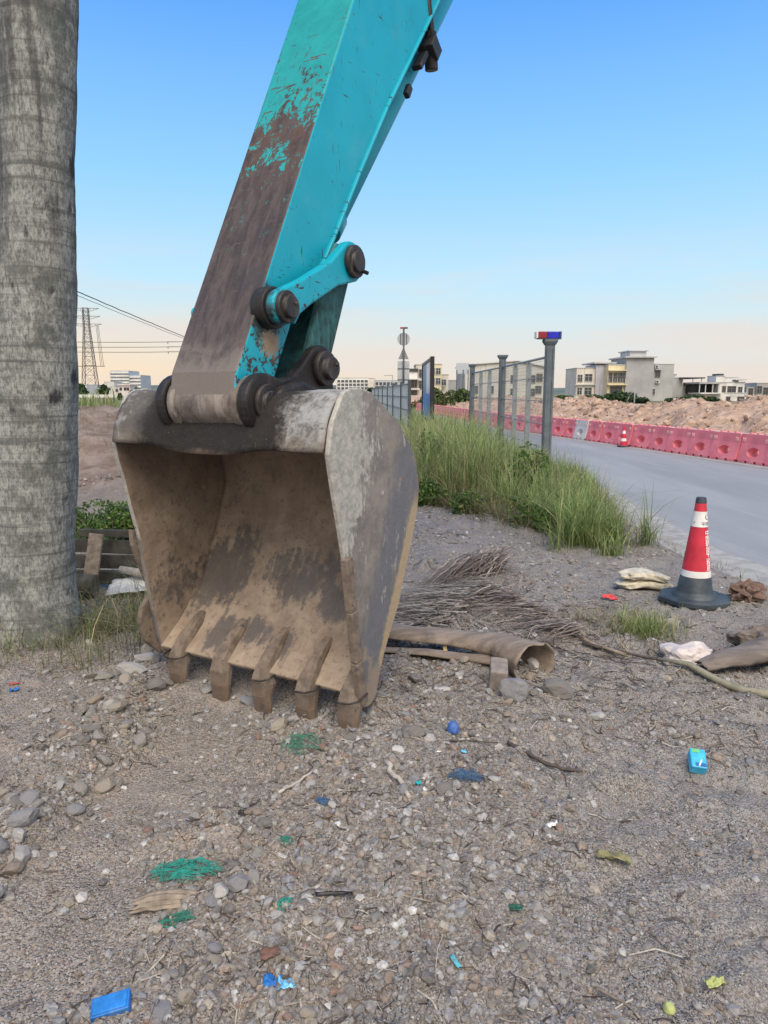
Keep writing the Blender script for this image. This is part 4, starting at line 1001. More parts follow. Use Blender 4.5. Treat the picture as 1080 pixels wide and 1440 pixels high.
# ------------------------------------------------------------------ royal palm at the left
def palm_mat():
    t = NT('palm_trunk'); v = t.co(); s = t.xyz(v)
    fib = t.noise(t.co((30, 30, 13)), 1.5, 6, .7); fib2 = t.noise(t.co((85, 85, 30)), 1.3, 4, .7); blot = t.noise(v, 5.5, 6, .66)
    ring = t.noise(t.co((.5, .5, 16)), 1.4, 4, .6)
    c = t.mix(t.mr(fib, .36, .62), (.155, .162, .155), (.335, .348, .33))
    c = t.mix(t.mr(fib2, .52, .68, 0, .75), c, (.085, .082, .078))
    c = t.mix(t.mr(fib2, .48, .34, 0, .8), c, (.37, .385, .365))
    c = t.mix(t.mr(ring, .50, .66, 0, .7), c, (.085, .09, .088))
    c = t.mix(t.mr(blot, .46, .64, 0, .75), c, (.095, .105, .10))
    vd = t.vor(t.co((9, 9, 5.5)), 1.0); sp = t.noise(v, 2.4, 4, .6)
    spot_ = t.math('MULTIPLY', t.mr(t.math('ADD', vd, t.math('MULTIPLY', fib, .45)), .46, .30), t.mr(sp, .44, .58))
    c = t.mix(t.math('MULTIPLY', spot_, .7), c, (.035, .036, .038))
    vb = t.vor(t.co((3.2, 3.2, 2.6), loc=(1.3, .4, .2)), 1.0); big_ = t.mr(t.math('ADD', vb, t.math('MULTIPLY', fib, .30)), .34, .22); c = t.mix(t.math('MULTIPLY', big_, .88), c, (.025, .026, .03))
    # dark stains running down from the crown, as in the trunk's top third
    run = t.noise(t.co((9, 9, .35)), 1.0, 3, .5); rz_ = t.mr(s[2], 1.9, 2.6)
    c = t.mix(t.math('MULTIPLY', t.mr(run, .53, .60, 0, .6), rz_), c, (.05, .05, .052))
    return t.fin(c, .9, t.bump(fib2, .5, .006, t.bump(fib, .6, .012, t.bump(ring, .35, .015))), None, .15)
M['palm'] = palm_mat()
def palm():
    e = empty('palm_tree', (-2.12, 4.18, 0), 0, 'grey mottled palm trunk rising out of the frame beside the bucket', 'palm tree')
    zs = np.concatenate([np.linspace(-.1, 4.5, 130), np.linspace(4.6, 7.6, 40)]); n = 72; V = []
    for z in zs:
        r = float(np.interp(z, [-.1, .06, .3, .8, 1.5, 2.1, 2.5, 3.0, 3.5, 5, 7.6], [.300, .256, .229, .226, .225, .208, .190, .189, .197, .205, .15]))
        cx = -.025 + .088 * max(0, z) - .012 * max(0, z - 3) ** 2
        for j in range(n):
            a = 2 * math.pi * j / n; p = Vector((math.cos(a) * 1.4, math.sin(a) * 1.4, z * 1.6))
            d = .010 * mnoise.noise(p * 1.6) + .0045 * mnoise.noise(Vector((math.cos(a) * 5, math.sin(a) * 5, z * 5))) + .003 * mnoise.noise(Vector((math.cos(a) * 2, math.sin(a) * 2, z * 22)))
            if z < .12: d += .035 * (mnoise.noise(Vector((math.cos(a) * 4, math.sin(a) * 4, 3)))) * (1 - z / .12)
            V.append((cx + (r + d) * math.cos(a), (r + d) * math.sin(a), z))
    F = [(i * n + j, i * n + (j + 1) % n, (i + 1) * n + (j + 1) % n, (i + 1) * n + j) for i in range(len(zs) - 1) for j in range(n)]
    np_mesh('trunk', np.array(V), np.array(F), M['palm'], e, True)
    top = (.088 * 7.6 - .012 * 4.6 ** 2, 0, 7.6)
    m = MB(); m.tube([(top[0], 0, 7.5), (top[0], 0, 8.2), (top[0], 0, 9.1)], [.16, .17, .06], 16); m.build('crownshaft', plain('crownshaft_green', (.10, .20, .06), .5, .2, 6), e)
    for k in range(11):
        a = k * 2.4; el = .9 - .12 * (k % 6); m = MB(); pts = []
        for i in range(9):
            t = i / 8; rr = 3.1 * t; pts.append(Vector((top[0] + math.cos(a) * rr * math.cos(el * (1 - t)), math.sin(a) * rr * math.cos(el * (1 - t)), 8.9 + 1.6 * t * math.sin(el) - 2.1 * t * t)))
        m.tube(pts, [.035 * (1 - .09 * i) for i in range(9)], 5)
        for i in range(60):
            t = .12 + .86 * i / 60; q = t * 8; b = int(min(q, 7)); p = pts[b].lerp(pts[b + 1], q - b); d = (pts[b + 1] - pts[b]).normalized(); sd_ = d.cross(Vector((0, 0, 1))).normalized()
            for s_ in (-1, 1):
                L = .75 * math.sin(math.pi * (.15 + .8 * t)); tip = p + sd_ * s_ * L * .8 + d * L * .35 - Vector((0, 0, L * (.25 + .3 * random.random())))
                m.add([p - d * .018, p + d * .018, (p + tip) / 2 + d * .02 + Vector((0, 0, .05)), tip, (p + tip) / 2 - d * .02 + Vector((0, 0, .05))], [(0, 1, 2, 4), (4, 2, 3)])
        m.build('frond', M['frond'], e)
M['frond'] = plain('frond_green', (.07, .13, .035), .5, .3, 5)
palm()

# ------------------------------------------------------------------ fallen palm debris
def frond_heap(name, a, b, width, n, h, tip_dir, label, pal, p, Lr=(.25, .55), rachis=True):
    """rachis from a to b, leaflets combed along tip_dir"""
    e = empty(name, (a[0], a[1], 0), 0, label, 'palm frond')
    A = Vector((0, 0, .05 + float(gz(*a)))); B = Vector((b[0] - a[0], b[1] - a[1], .05 + float(gz(*b)))); m = MB()
    if rachis:
        pts = [A.lerp(B, t) + Vector((0, 0, .025 * math.sin(t * 3.1))) for t in np.linspace(0, 1, 9)]
        m.tube(pts, [.020 - .0012 * i for i in range(9)], 7); m.build('rachis', M['drywood'], e)
    V, F, T = [], [], []; td = Vector(tip_dir).normalized()
    for i in range(n):
        t = random.random(); p0 = A.lerp(B, t) + Vector((random.gauss(0, width * .35), random.gauss(0, width * .35), random.uniform(0, .03)))
        L = random.uniform(*Lr); d = (td + Vector((random.gauss(0, .42), random.gauss(0, .42), 0))).normalized(); sd_ = Vector((-d.y, d.x, 0)) + Vector((0, 0, random.uniform(-.9, .9))); sd_.normalize()
        wv = random.uniform(.0018, .0055); c = pal[rng.choice(len(pal), p=np.array(p) / sum(p))] * random.uniform(.7, 1.25); k = len(V); lift = random.uniform(.1, 1) * h; cv = random.gauss(0, .08)
        for j in range(6):
            s = j / 5; q = p0 + d * (L * s) + Vector((-d.y, d.x, 0)) * (cv * s * s); g = float(gz(a[0] + q.x, a[1] + q.y, False)) + .008
            q.z = max(g + lift * (1 - s) ** .8 + .02 * random.random(), g); ww = wv * (1 - s * .8)
            V += [tuple(q - sd_ * ww), tuple(q + sd_ * ww)]; T += [c, c]
            if j: F.append((k + 2 * j - 2, k + 2 * j - 1, k + 2 * j + 1, k + 2 * j))
    tag(np_mesh('leaflets', np.array(V), np.array(F), M['dryleaf'], e, attr=np.array(T)), kind='stuff')
    return e
DRY = np.array([(.22, .20, .18), (.30, .275, .25), (.14, .125, .11), (.38, .355, .32), (.18, .15, .135)])
PINKD = np.array([(.21, .18, .165), (.27, .235, .215), (.145, .122, .112), (.33, .295, .27)])
M['drywood'] = plain('dry_wood', (.24, .20, .16), .85, .35, 22, .5)
frond_heap('dry_palm_frond', spot(600, 893), spot(690, 830),   .18, 800, .10, (-.75, .50, 0), 'dry grey palm frond fanned out behind the curled sheath', DRY, (3, 3, 2, 2, 1), (.30, .62))
frond_heap('dry_palm_frond', spot(700, 838), spot(822, 905), .10, 380, .08, (-.9, .25, 0), 'brownish dead frond with its stalk pointing to the lower right', PINKD, (3, 3, 2, 1), (.18, .45))
frond_heap('dry_palm_frond', spot(650, 822), spot(715, 800), .17, 800, .20, (-.85, -.2, 0), 'crumpled pinkish-grey frond bundle at the back of the heap', PINKD, (3, 3, 3, 1), (.18, .40), False)

def sheath(name, pts, rads, arc0, arc1, mat, label, th=.006, seed=0, nu=46, nv=26, flare=None):
    """curled palm leaf base: an open tube sweeping along pts; arc0/arc1 give the opening in degrees along it"""
    P_ = [Vector(p) for p in pts]; V = []; F = []
    def ev(L, t): q = t * (len(L) - 1); i = min(int(q), len(L) - 2); f = q - i; return L[i] * (1 - f) + L[i + 1] * f
    for side in (0, 1):
        for i in range(nu):
            t = i / (nu - 1); c = ev(P_, t); d = (ev(P_, min(1, t + .03)) - ev(P_, max(0, t - .03))).normalized(); x = d.cross(Vector((0, 0, 1))).normalized(); up = x.cross(d)
            r = ev(rads, t); a0, a1 = R(ev(arc0, t)), R(ev(arc1, t))
            for j in range(nv):
                s = j / (nv - 1); a = a0 + (a1 - a0) * s
                rr = r * (1 + .16 * mnoise.noise(Vector((t * 5 + seed, s * 3, seed))) + .06 * mnoise.noise(Vector((t * 14, s * 9, seed + 4)))) - (th if side else 0)
                en = 0
                if i in (0, nu - 1): en = .03 * mnoise.noise(Vector((s * 9, seed, i)))
                V.append(tuple(c + x * math.cos(a) * rr + up * math.sin(a) * rr * (.52 + .34 * t ** 3) + d * en))
    o2 = nu * nv
    for i in range(nu - 1):
        for j in range(nv - 1):
            a = i * nv + j; F += [(a, a + nv, a + nv + 1, a + 1), (o2 + a, o2 + a + 1, o2 + a + nv + 1, o2 + a + nv)]
    for i in range(nu - 1):
        for j in (0, nv - 1):
            a = i * nv + j; F.append((a, o2 + a, o2 + a + nv, a + nv))
    for j in range(nv - 1):
        for i in (0, nu - 1):
            a = i * nv + j; F.append((a, a + 1, o2 + a + 1, o2 + a))
    m = MB(); m.add(V, F, 0, True); o = m.build(name, mat)
    return tag(o, label, 'palm sheath')
def sheath_mat(name, a, b, d):
    t = NT(name); v = t.co(); n = t.noise(t.co((3, 14, 14)), 1.5, 5, .6); n2 = t.noise(v, 5, 5, .65); f = t.noise(t.co((10, 70, 70)), 1.5, 4, .6)
    c = t.mix(t.mr(n, .35, .65), a, b); c = t.mix(t.mr(n2, .52, .72, 0, .7), c, d); c = t.mix(t.mr(f, .55, .75, 0, .45), c, tuple(x * .55 for x in a))
    return t.fin(c, .7, t.bump(f, .35, .004, t.bump(n, .5, .012)), None, .3)
M['sheath'] = sheath_mat('brown_sheath', (.175, .14, .112), (.27, .222, .178), (.10, .085, .075))
M['sheath_dark'] = sheath_mat('dark_sheath', (.125, .105, .09), (.20, .17, .15), (.07, .06, .055))
def at_g(u, v, dz=0.0):
    x, y = spot(u, v); return (x, y, float(gz(x, y, False)) + dz)
sheath('palm_sheath', [at_g(505, 890, .09), at_g(560, 912, .085), at_g(640, 922, .08), at_g(705, 940, .085), at_g(752, 962, .09)], [.085, .105, .10, .095, .135], [15, 5, 5, -30, -62], [185, 200, 205, 215, 258], M['sheath'], 'long brown curled palm sheath lying from the bucket to its open grey end', .007, 3)
sheath('palm_sheath', [at_g(525, 918, .02), at_g(600, 932, .022), at_g(700, 948, .025)], [.035, .045, .04], [10, 10, 0], [170, 175, 180], M['sheath'], 'narrow pale brown sheath strip under the front of the long curled one', .006, 9, 30, 14)
sheath('palm_sheath', [at_g(985, 952, .03), at_g(1015, 950, .06), at_g(1050, 946, .075), at_g(1110, 930, .08)], [.05, .075, .085, .10], [-20, -25, -15, -20], [200, 210, 220, 215], M['sheath_dark'], 'dark grey-brown palm sheath at the right edge below the white bag', .007, 21, 34, 20)
x, y = spot(1068, 925); crumpled_at = (x, y)
m = MB(); pts = [at_g(925, 940, .03), at_g(968, 950, .035), at_g(1010, 966, .03), at_g(1050, 978, .025), at_g(1100, 985, .02)]
m.tube(pts, [.009, .016, .019, .022, .024], 9); tag(m.build('palm_stalk', plain('green_grey_stalk', (.24, .23, .17), .6, .25, 14, .2)), 'pale greenish palm stalk crossing in front of the dark sheath', 'palm stalk')
def stick_(pix, r, mat, label, dz=.012, name='stick', cat='stick'):
    m = MB(); P_ = [at_g(u, v, dz) for u, v in pix]; Q = []
    for i in range(len(P_) - 1):
        for k in range(4):
            t = k / 4; p = Vector(P_[i]).lerp(Vector(P_[i + 1]), t); Q.append(p + Vector((random.gauss(0, r * .5), random.gauss(0, r * .5), random.gauss(0, r * .3))))
    Q.append(Vector(P_[-1])); m.tube(Q, [r * (1 - .35 * i / len(Q)) * random.uniform(.85, 1.1) for i in range(len(Q))], 6)
    return tag(m.build(name, mat), label, cat)
M['darkwood'] = plain('dark_twig', (.085, .07, .06), .85, .3, 30, .4)
M['palewood'] = plain('pale_twig', (.40, .36, .31), .8, .2, 30, .3)
stick_([(718, 828), (760, 865), (800, 895), (880, 925)], .016, M['drywood'], 'long grey branch running right from the frond heap')
stick_([(820, 908), (900, 925), (980, 940)], .010, M['darkwood'], 'thin dark branch lying towards the white bag')
stick_([(715, 1048), (770, 1080), (820, 1092), (872, 1098)], .009, M['darkwood'], 'dark crooked twig in the middle of the gravel right of the blue net')
stick_([(630, 1048), (700, 1050)], .004, M['darkwood'], 'thin black twig right of the blue ball')
stick_([(541, 1078), (560, 1105), (575, 1130)], .011, M['palewood'], 'short pale stick standing out below the rightmost tooth')
stick_([(392, 1122), (415, 1108), (440, 1092)], .007, M['palewood'], 'thin pale stick beside the green netting at the teeth')
stick_([(770, 1192), (805, 1196), (838, 1200)], .010, M['darkwood'], 'short dark stick above the curled dry leaf')
stick_([(1005, 842), (1050, 840), (1100, 832)], .008, M['darkwood'], 'dark twig beside the brown clod near the cone')
stick_([(840, 1395), (880, 1420), (900, 1438)], .004, M['drywood'], 'thin grey twig at the bottom right of the gravel')
stick_([(1078, 905), (1100, 895)], .005, M['drywood'], 'thin twig at the right edge above the dark sheath')

# ------------------------------------------------------------------ old boards, log and sheet behind the palm
M['oldboard'] = plain('weathered_board', (.065, .062, .054), .9, .4, 9, .6, 0, (.03, .035, .026))
M['oldlog'] = plain('mossy_log', (.10, .095, .075), .9, .4, 12, .7, 0, (.05, .065, .03))
e = empty('board_wall', (-2.25, 5.25, 0), R(-7), 'low wall of weathered dark boards behind the palm', 'board wall')
for i, (z, h, x0_, x1_) in enumerate(((.075, .115, -.9, .80), (.195, .115, -.95, .72), (.315, .115, -.85, .86), (.415, .07, -.05, .62))):
    m = MB(); m.box(((x0_ + x1_) / 2, random.uniform(-.012, .012), z), (x1_ - x0_, .03, h - .012), Matrix.Rotation(R(random.uniform(-1, 1)), 3, 'Y')); m.build('plank', M['oldboard'], e, .004, 1)
for x_ in (-.6, .55):
    m = MB(); m.box((x_, .045, .2), (.07, .05, .46)); m.build('post', M['oldboard'], e, .004, 1)
m = MB(); m.box((0, 0, 0), (.105, .03, .40), Matrix.Rotation(R(-14), 3, 'X') @ Matrix.Rotation(R(6), 3, 'Y'))
x, y = -2.14, 5.10; o = m.build('upright_plank', M['drywood'], None, .004, 1, loc=(x, y, .235)); tag(o, 'pale upright plank leaning on the dark board wall', 'plank')
m = MB(); m.tube([(-.62, .03, .09), (-.3, 0, .10), (0, 0, .095)], [.085, .085, .08], 16); o = m.build('log', M['oldlog'], None, 0, 1, loc=(-2.06, 4.92, .0)); tag(o, 'short mossy log lying before the board wall with its cut end to the bucket', 'log')
def warped_sheet(name, w_, d_, mat, label, cat, loc, rot, amp=.02, nx_=14, ny_=10, th=.004, seed=0):
    V = []; F = []
    for side in (0, 1):
        for i in range(nx_):
            for j in range(ny_):
                x_, y_ = w_ * (i / (nx_ - 1) - .5), d_ * (j / (ny_ - 1) - .5)
                q = amp * (mnoise.noise(Vector((x_ / w_ * 3 + seed, y_ / d_ * 3, seed))) + .5 * mnoise.noise(Vector((x_ / w_ * 8, y_ / d_ * 8 + seed, 2))))
                k = 1 + .12 * mnoise.noise(Vector((i * .7, j * .7, seed + 5)))
                V.append((x_ * k, y_ * k, q - side * th))
    o2 = nx_ * ny_
    for i in range(nx_ - 1):
        for j in range(ny_ - 1):
            a = i * ny_ + j; F += [(a, a + ny_, a + ny_ + 1, a + 1), (o2 + a, o2 + a + 1, o2 + a + ny_ + 1, o2 + a + ny_)]
    for i in range(nx_ - 1):
        for j in (0, ny_ - 1): a = i * ny_ + j; F.append((a, o2 + a, o2 + a + ny_, a + ny_))
    for j in range(ny_ - 1):
        for i in (0, nx_ - 1): a = i * ny_ + j; F.append((a, a + 1, o2 + a + 1, o2 + a))
    m = MB(); m.add(V, F, 0, True); o = m.build(name, mat, None, 0, 1, loc=loc); o.rotation_euler = rot
    return tag(o, label, cat)
M['offwhite'] = plain('dirty_white', (.60, .62, .62), .6, .12, 10, .1, 0, (.40, .40, .38))
warped_sheet('white_sheet', .42, .24, M['offwhite'], 'white board scrap lying between the log and the bucket', 'board scrap', (-1.78, 5.0, .09), (R(14), R(-6), R(4)), .012)
m = MB(); m.tube([(-.22, .1, .17), (0, .03, .15), (.22, -.05, .11)], [.028, .034, .030], 8); o = m.build('split_stick', M['palewood'], None, 0, 1, loc=(-1.72, 5.0, .0)); tag(o, 'pale split branch resting over the white board scrap', 'branch')
m = MB()
for i in range(46):
    a = random.uniform(0, 6.28); pts = [Vector((.07 * math.cos(a + .6 * j) * random.uniform(.4, 1.1), .06 * math.sin(a + .8 * j) * random.uniform(.4, 1.1), .01 + .10 * random.random())) for j in range(5)]
    m.tube(pts, .0022, 4)
x, y = spot(242, 915); o = m.build('root_tangle', plain('purple_root', (.12, .07, .08), .8, .35, 30), None, 0, 1, loc=(x, y, float(gz(x, y)))); tag(o, 'tangle of purplish fine roots beside the first bucket tooth', 'root tangle')

# ------------------------------------------------------------------ traffic cone
def glyphs(txt, size):
    cu = bpy.data.curves.new('lettering', 'FONT'); cu.body = txt; cu.size = size; cu.align_x = 'CENTER'; cu.resolution_u = 3; cu.offset = size * .012
    o = bpy.data.objects.new('lettering', cu); C.objects.link(o)
    dg = bpy.context.evaluated_depsgraph_get(); dg.update()
    me = bpy.data.meshes.new_from_object(o.evaluated_get(dg)); bpy.data.objects.remove(o); bpy.data.curves.remove(cu)
    me.materials.clear()
    return me
M['cone_red'] = plain('cone_red', (.52, .030, .055), .5, .18, 8, .05, 0, (.40, .07, .08)); M['cone_white'] = plain('cone_white', (.70, .70, .68), .45, .1, 10, 0, 0, (.45, .44, .42))
M['cone_rubber'] = plain('cone_rubber', (.035, .05, .062), .6, .3, 9, .15, 0, (.11, .12, .125)); M['print_white'] = plain('print_white', (.78, .78, .76), .5, .05); M['print_dark'] = plain('print_dark', (.03, .04, .05), .5, .1)
def cone_r(z): return float(np.interp(z, [.03, .06, .09, .72], [.135, .118, .108, .031]))
def wrap(me, ang, z0, rz, up=True):
    for v in me.vertices:
        z = z0 + v.co.y; r = cone_r(z) + .0022; a = ang + v.co.x / r; v.co = Vector((r * math.sin(a), -r * math.cos(a), z))
    me.update()
cx, cy = 2.165, 4.80; cz = float(gz(cx, cy)) + .004
cone = empty('traffic_cone', (cx, cy, cz), R(-24), 'red traffic cone with white bands and white characters, standing beside the road edge', 'traffic cone')
m = MB(); oc = []
for k in range(8):
    a = R(22.5 + 45 * k); oc.append((.245 * math.cos(a), .245 * math.sin(a)))
m.add([(x, y, .0) for x, y in oc] + [(x, y, .028) for x, y in oc] + [(x * .93, y * .93, .036) for x, y in oc], [tuple(reversed(range(8))), tuple(range(16, 24))] + [(i + 8 * q, (i + 1) % 8 + 8 * q, 8 * (q + 1) + (i + 1) % 8, 8 * (q + 1) + i) for q in (0, 1) for i in range(8)])
m.lathe([(.150, .034), (.140, .052), (.122, .060), (cone_r(.075) + .003, .075), (cone_r(.175) + .003, .175), (cone_r(.175), .176)], n=36)
m.build('rubber_base', M['cone_rubber'], cone)
def band(name, za, zb, mat, ex_=0.0):
    m = MB(); m.lathe([(cone_r(za + (zb - za) * i / 4) + ex_, za + (zb - za) * i / 4) for i in range(5)], n=40); return m.build(name, mat, cone)
band('cone_shell', .172, .225, M['cone_red']); band('reflective_band', .178, .222, M['cone_white'], .002); band('cone_shell', .225, .525, M['cone_red'])
band('reflective_band', .525, .63, M['cone_white'], .0016); band('cone_shell', .63, .685, M['cone_red'])
m = MB(); m.lathe([(cone_r(.685) + .001, .685), (.033, .718), (.029, .724), (0, .724)], n=28); m.build('cone_cap', M['cone_rubber'], cone)
for k, ch in enumerate('中国铁建工程局'):
    me = glyphs(ch, .046); wrap(me, R(60), .468 - .040 * k, 0); link_mesh('lettering', me, M['print_white'], cone)
for ch, a, z, sz in (('中国', R(44), .537, .030), ('V', R(-38), .545, .022), ('C', R(60), .575, .05)):
    me = glyphs(ch, sz); wrap(me, a, z, 0); link_mesh('lettering', me, M['print_dark'], cone)

# ------------------------------------------------------------------ rubbish lying about
def crumple(name, rad, mat, label, cat, loc, rz=0, seed=0, amp=.35, flat=.5, V0=None, fq=2.0):
    v = (IV3 if V0 is None else V0).copy()
    for i in range(len(v)):
        p = Vector(v[i]); k = 1 + amp * (mnoise.noise(p * fq + Vector((seed, 0, 0))) + .6 * abs(mnoise.noise(p * fq * 2.3 + Vector((0, seed, 0)))) - .2)
        v[i] *= k
    v[:, 2] = np.maximum(v[:, 2], -.45); v = v * np.array(rad)
    o = np_mesh(name, v, IF3 if V0 is None else IF4, mat, smooth=False); o.location = loc; o.rotation_euler = (0, 0, rz)
    return tag(o, label, cat)
IV4, IF4 = subdiv(IV3, IF3)
M['bag'] = plain('dirty_white_plastic', (.55, .50, .48), .45, .18, 6, .3, 0, (.33, .27, .25)); M['sack'] = plain('cream_sack', (.52, .48, .37), .75, .22, 26, .6, 0, (.17, .15, .11))
x, y = 1.66, 3.68; crumple('plastic_bag', (.155, .095, .085), M['bag'], 'dirty white and pinkish crumpled plastic bag beside the green tuft', 'plastic bag', (x, y, float(gz(x, y)) + .035), R(-18), 3, .42, .5, IV4, 1.3)
m = MB(); 
for i in range(7):
    a = i * .9; m.tube([(.10 + .03 * math.cos(a + j * .7), .02 * math.sin(a + j), .05 + .012 * j + .01 * math.sin(a)) for j in range(5)], .009, 6)
o = m.build('rag', M['sheath_dark'], None, 0, 1, loc=(x + .03, y - .05, float(gz(x, y)) + .01)); tag(o, 'dark twisted rag tucked into the white plastic bag', 'rag')
def folded_sack():
    e_ = empty('folded_sack', (1.945, 5.17, float(gz(1.945, 5.17))), R(6), 'flattened cream sack folded double beside the traffic cone', 'sack')
    def lobe(z0, th, sx, sy, seed):
        v = IV4.copy()
        for i in range(len(v)):
            p = Vector(v[i]); v[i] *= 1 + .26 * mnoise.noise(p * 2 + Vector((seed, 1, 2))) + .12 * mnoise.noise(p * 5 + Vector((seed, 4, 2)))
        v = np.sign(v) * np.abs(v) ** np.array([.8, .8, .75]); v = v * np.array([sx, sy, th]); v[:, 2] += z0 + .012 * np.sin(v[:, 0] * 14 + seed)
        return v
    np_mesh('lower_fold', lobe(.028, .034, .205, .12, 2), IF4, M['sack'], e_, True); o = np_mesh('upper_fold', lobe(.085, .034, .19, .11, 8), IF4, M['sack'], e_, True); o.rotation_euler = (0, R(5), 0)
folded_sack()
x, y = crumpled_at; crumple('sacking_heap', (.16, .11, .10), M['sheath_dark'], 'dark crumpled sacking bunched behind the dark sheath at the right edge', 'sacking', (x, y, float(gz(x, y)) + .045), .4, 17, .5, .5, IV4, 1.7)
x, y = 2.55, 4.82; crumple('earth_clod', (.13, .08, .085), plain('brown_clod', (.15, .10, .08), .95, .35, 30, .8), 'rusty brown clod of roots and earth right of the traffic cone', 'clod', (x, y, float(gz(x, y)) + .045), .3, 11, .5, .5, IV4, 3.2)
x, y = spot(858, 845); warped_sheet('plastic_scrap', .11, .045, plain('red_plastic', (.55, .05, .06), .5, .2), 'small red plastic scrap left of the traffic cone', 'plastic scrap', (x, y, float(gz(x, y)) + .03), (R(18), R(8), R(-12)), .02)
# blue things
M['blue'] = plain('blue_plastic', (.02, .15, .46), .5, .25, 30, .2, 0, (.14, .22, .36)); M['bluepale'] = plain('pale_blue_film', (.12, .42, .68), .4, .4, 30, .2, 0, (.55, .62, .66))
def carton(loc, d, rot, mat, label, name, cat, lid=True, marks=False):
    e_ = empty(name, loc, 0, label, cat); e_.rotation_euler = rot
    m = MB(); m.box((0, 0, 0), d); m.build('carton_body', mat, e_, min(d) * .10, 2)
    return e_
M['cyan'] = plain('cyan_carton', (.04, .40, .66), .4, .15, 30, .05, 0, (.10, .50, .70))
x, y = 1.226, 2.585; e_ = carton((x, y, float(gz(x, y)) + .028), (.058, .045, .085), (R(-62), R(4), R(-12)), M['cyan'], 'small bright cyan drink carton with a white straw lying on the right gravel', 'drink_carton', 'drink carton')
m = MB(); m.tube([(-.002, -.0245, -.038), (.010, -.0245, -.008)], .0030, 8); m.build('straw', M['print_white'], e_)
m = MB(); m.box((-.008, -.0235, .030), (.030, .002, .016)); m.build('printed_label', plain('carton_green', (.12, .45, .16), .5, .2, 60), e_)
m = MB(); m.box((.006, -.0235, -.030), (.040, .002, .014)); m.build('printed_label', M['blue'], e_)
x, y = spot(157, 1424); e_ = carton((x, y, float(gz(x, y)) + .018), (.088, .048, .022), (R(14), R(-9), R(12)), M['blue'], 'flat blue plastic box at the bottom left of the gravel', 'plastic_box', 'plastic box')
m = MB(); m.box((0, 0, .0125), (.078, .038, .004)); m.build('box_lid', plain('lid_blue', (.02, .19, .55), .5, .25, 24, .2, 0, (.16, .25, .40)), e_, .0015, 1)
def scrap(u, v, w_, d_, mat, label, cat='plastic scrap', rz=0.0, amp=.012, seed=0, name='plastic_scrap', dz=.012, tilt=.2):
    x, y = spot(u, v); return warped_sheet(name, w_, d_, mat, label, cat, (x, y, float(gz(x, y)) + dz), (random.uniform(-tilt, tilt), random.uniform(-tilt, tilt), rz), amp, 14, 10, .002, seed)
scrap(383, 1387, .045, .038, M['blue'], 'crumpled blue film at the lower middle of the gravel', seed=3, amp=.02); scrap(405, 1392, .05, .032, M['bluepale'], 'pale blue and white film joined to the crumpled blue film', seed=7, amp=.02)
x, y = spot(637, 1036); crumple('plastic_ball', (.026, .026, .034), plain('blue_ball', (.05, .12, .36), .5, .2, 20), 'dull blue dented plastic ball between the cobble and the twig', 'plastic ball', (x, y, float(gz(x, y)) + .022), 0, 5, .12)
M['netgreen'] = plain('green_net', (.03, .19, .13), .7, .35, 60, 0, 0, (.20, .24, .20)); M['netblue'] = plain('blue_net', (.05, .11, .20), .7, .35, 60, 0, 0, (.17, .19, .22)); M['netteal'] = plain('teal_net', (.02, .27, .21), .7, .3, 60, 0, 0, (.19, .28, .24))
def net(u, v, w_, d_, n, mat, label, seed, h=.03, rz=0.0):
    """scrap of debris netting: crossing threads draped over the stones"""
    x0, y0 = spot(u, v); m = MB(); g = random.Random(seed); ca, sa = math.cos(rz), math.sin(rz)
    for k in range(n):
        al = k % 2; o_ = g.uniform(-1, 1); L = math.sqrt(max(.05, 1 - o_ * o_)) * g.uniform(.25, 1.15); pts = []
        for i in range(9):
            t = -1 + i / 4; a_, b_ = (t * L, o_) if al else (o_, t * L)
            a_ += .10 * mnoise.noise(Vector((a_ * 2, b_ * 2, seed))); b_ += .10 * mnoise.noise(Vector((b_ * 2, a_ * 2, seed + 3)))
            px, py = a_ * w_ / 2, b_ * d_ / 2; X_, Y_ = x0 + px * ca - py * sa, y0 + px * sa + py * ca
            hh = h * (.5 + .5 * mnoise.noise(Vector((a_ * 2.2, b_ * 2.2, seed + 9)))) * max(0, 1 - .6 * (a_ * a_ + b_ * b_))
            pts.append((X_ - x0, Y_ - y0, float(gz(X_, Y_)) + .007 + hh))
        m.tube(pts, .0009, 3, 0, False)
    o = m.build('netting_scrap', mat, None, 0, 1, loc=(x0, y0, 0)); return tag(o, label, 'netting', None, None)
net(425, 1056, .18, .17, 80, M['netgreen'], 'green debris netting scrap at the foot of the two right bucket teeth', 4, .035)
net(262, 1232, .21, .10, 120, M['netteal'], 'teal green netting scrap bunched above the wood chunk', 8, .04)
net(655, 1104, .13, .10, 80, M['netblue'], 'dark blue netting scrap in the middle of the gravel', 12, .03)
net(402, 1203, .05, .06, 40, M['netgreen'], 'tiny green netting scrap right of the teal one', 15, .012)
net(455, 1137, .06, .05, 60, M['netblue'], 'dark bluish netting shred below the pale stick', 19, .015)
net(400, 1286, .05, .04, 40, M['netteal'], 'tiny teal netting shred below the upright stones', 21, .012)
net(250, 1300, .10, .06, 60, M['netgreen'], 'thin green netting shred below the wood chunk', 25, .012)
m = MB()
for k in range(9):
    y0_, z0_ = -.018 + .009 * (k % 5) + random.uniform(-.003, .003), .010 + .010 * (k // 3); xa_, xb_ = -.10 + random.uniform(-.01, .03), .085 + random.uniform(-.03, .01)
    P_ = [Vector((xa_ + (xb_ - xa_) * i / 7, y0_ + .006 * mnoise.noise(Vector((i * .5, k, 0))) + .004 * i * (k % 2) * .3, z0_ + .008 * math.sin(i * .5) + .005 * mnoise.noise(Vector((i * .7, k, 4))))) for i in range(8)]
    m.tube(P_, [.003, .008, .0105, .011, .011, .010, .0085, .004], 5, 0, True, False)
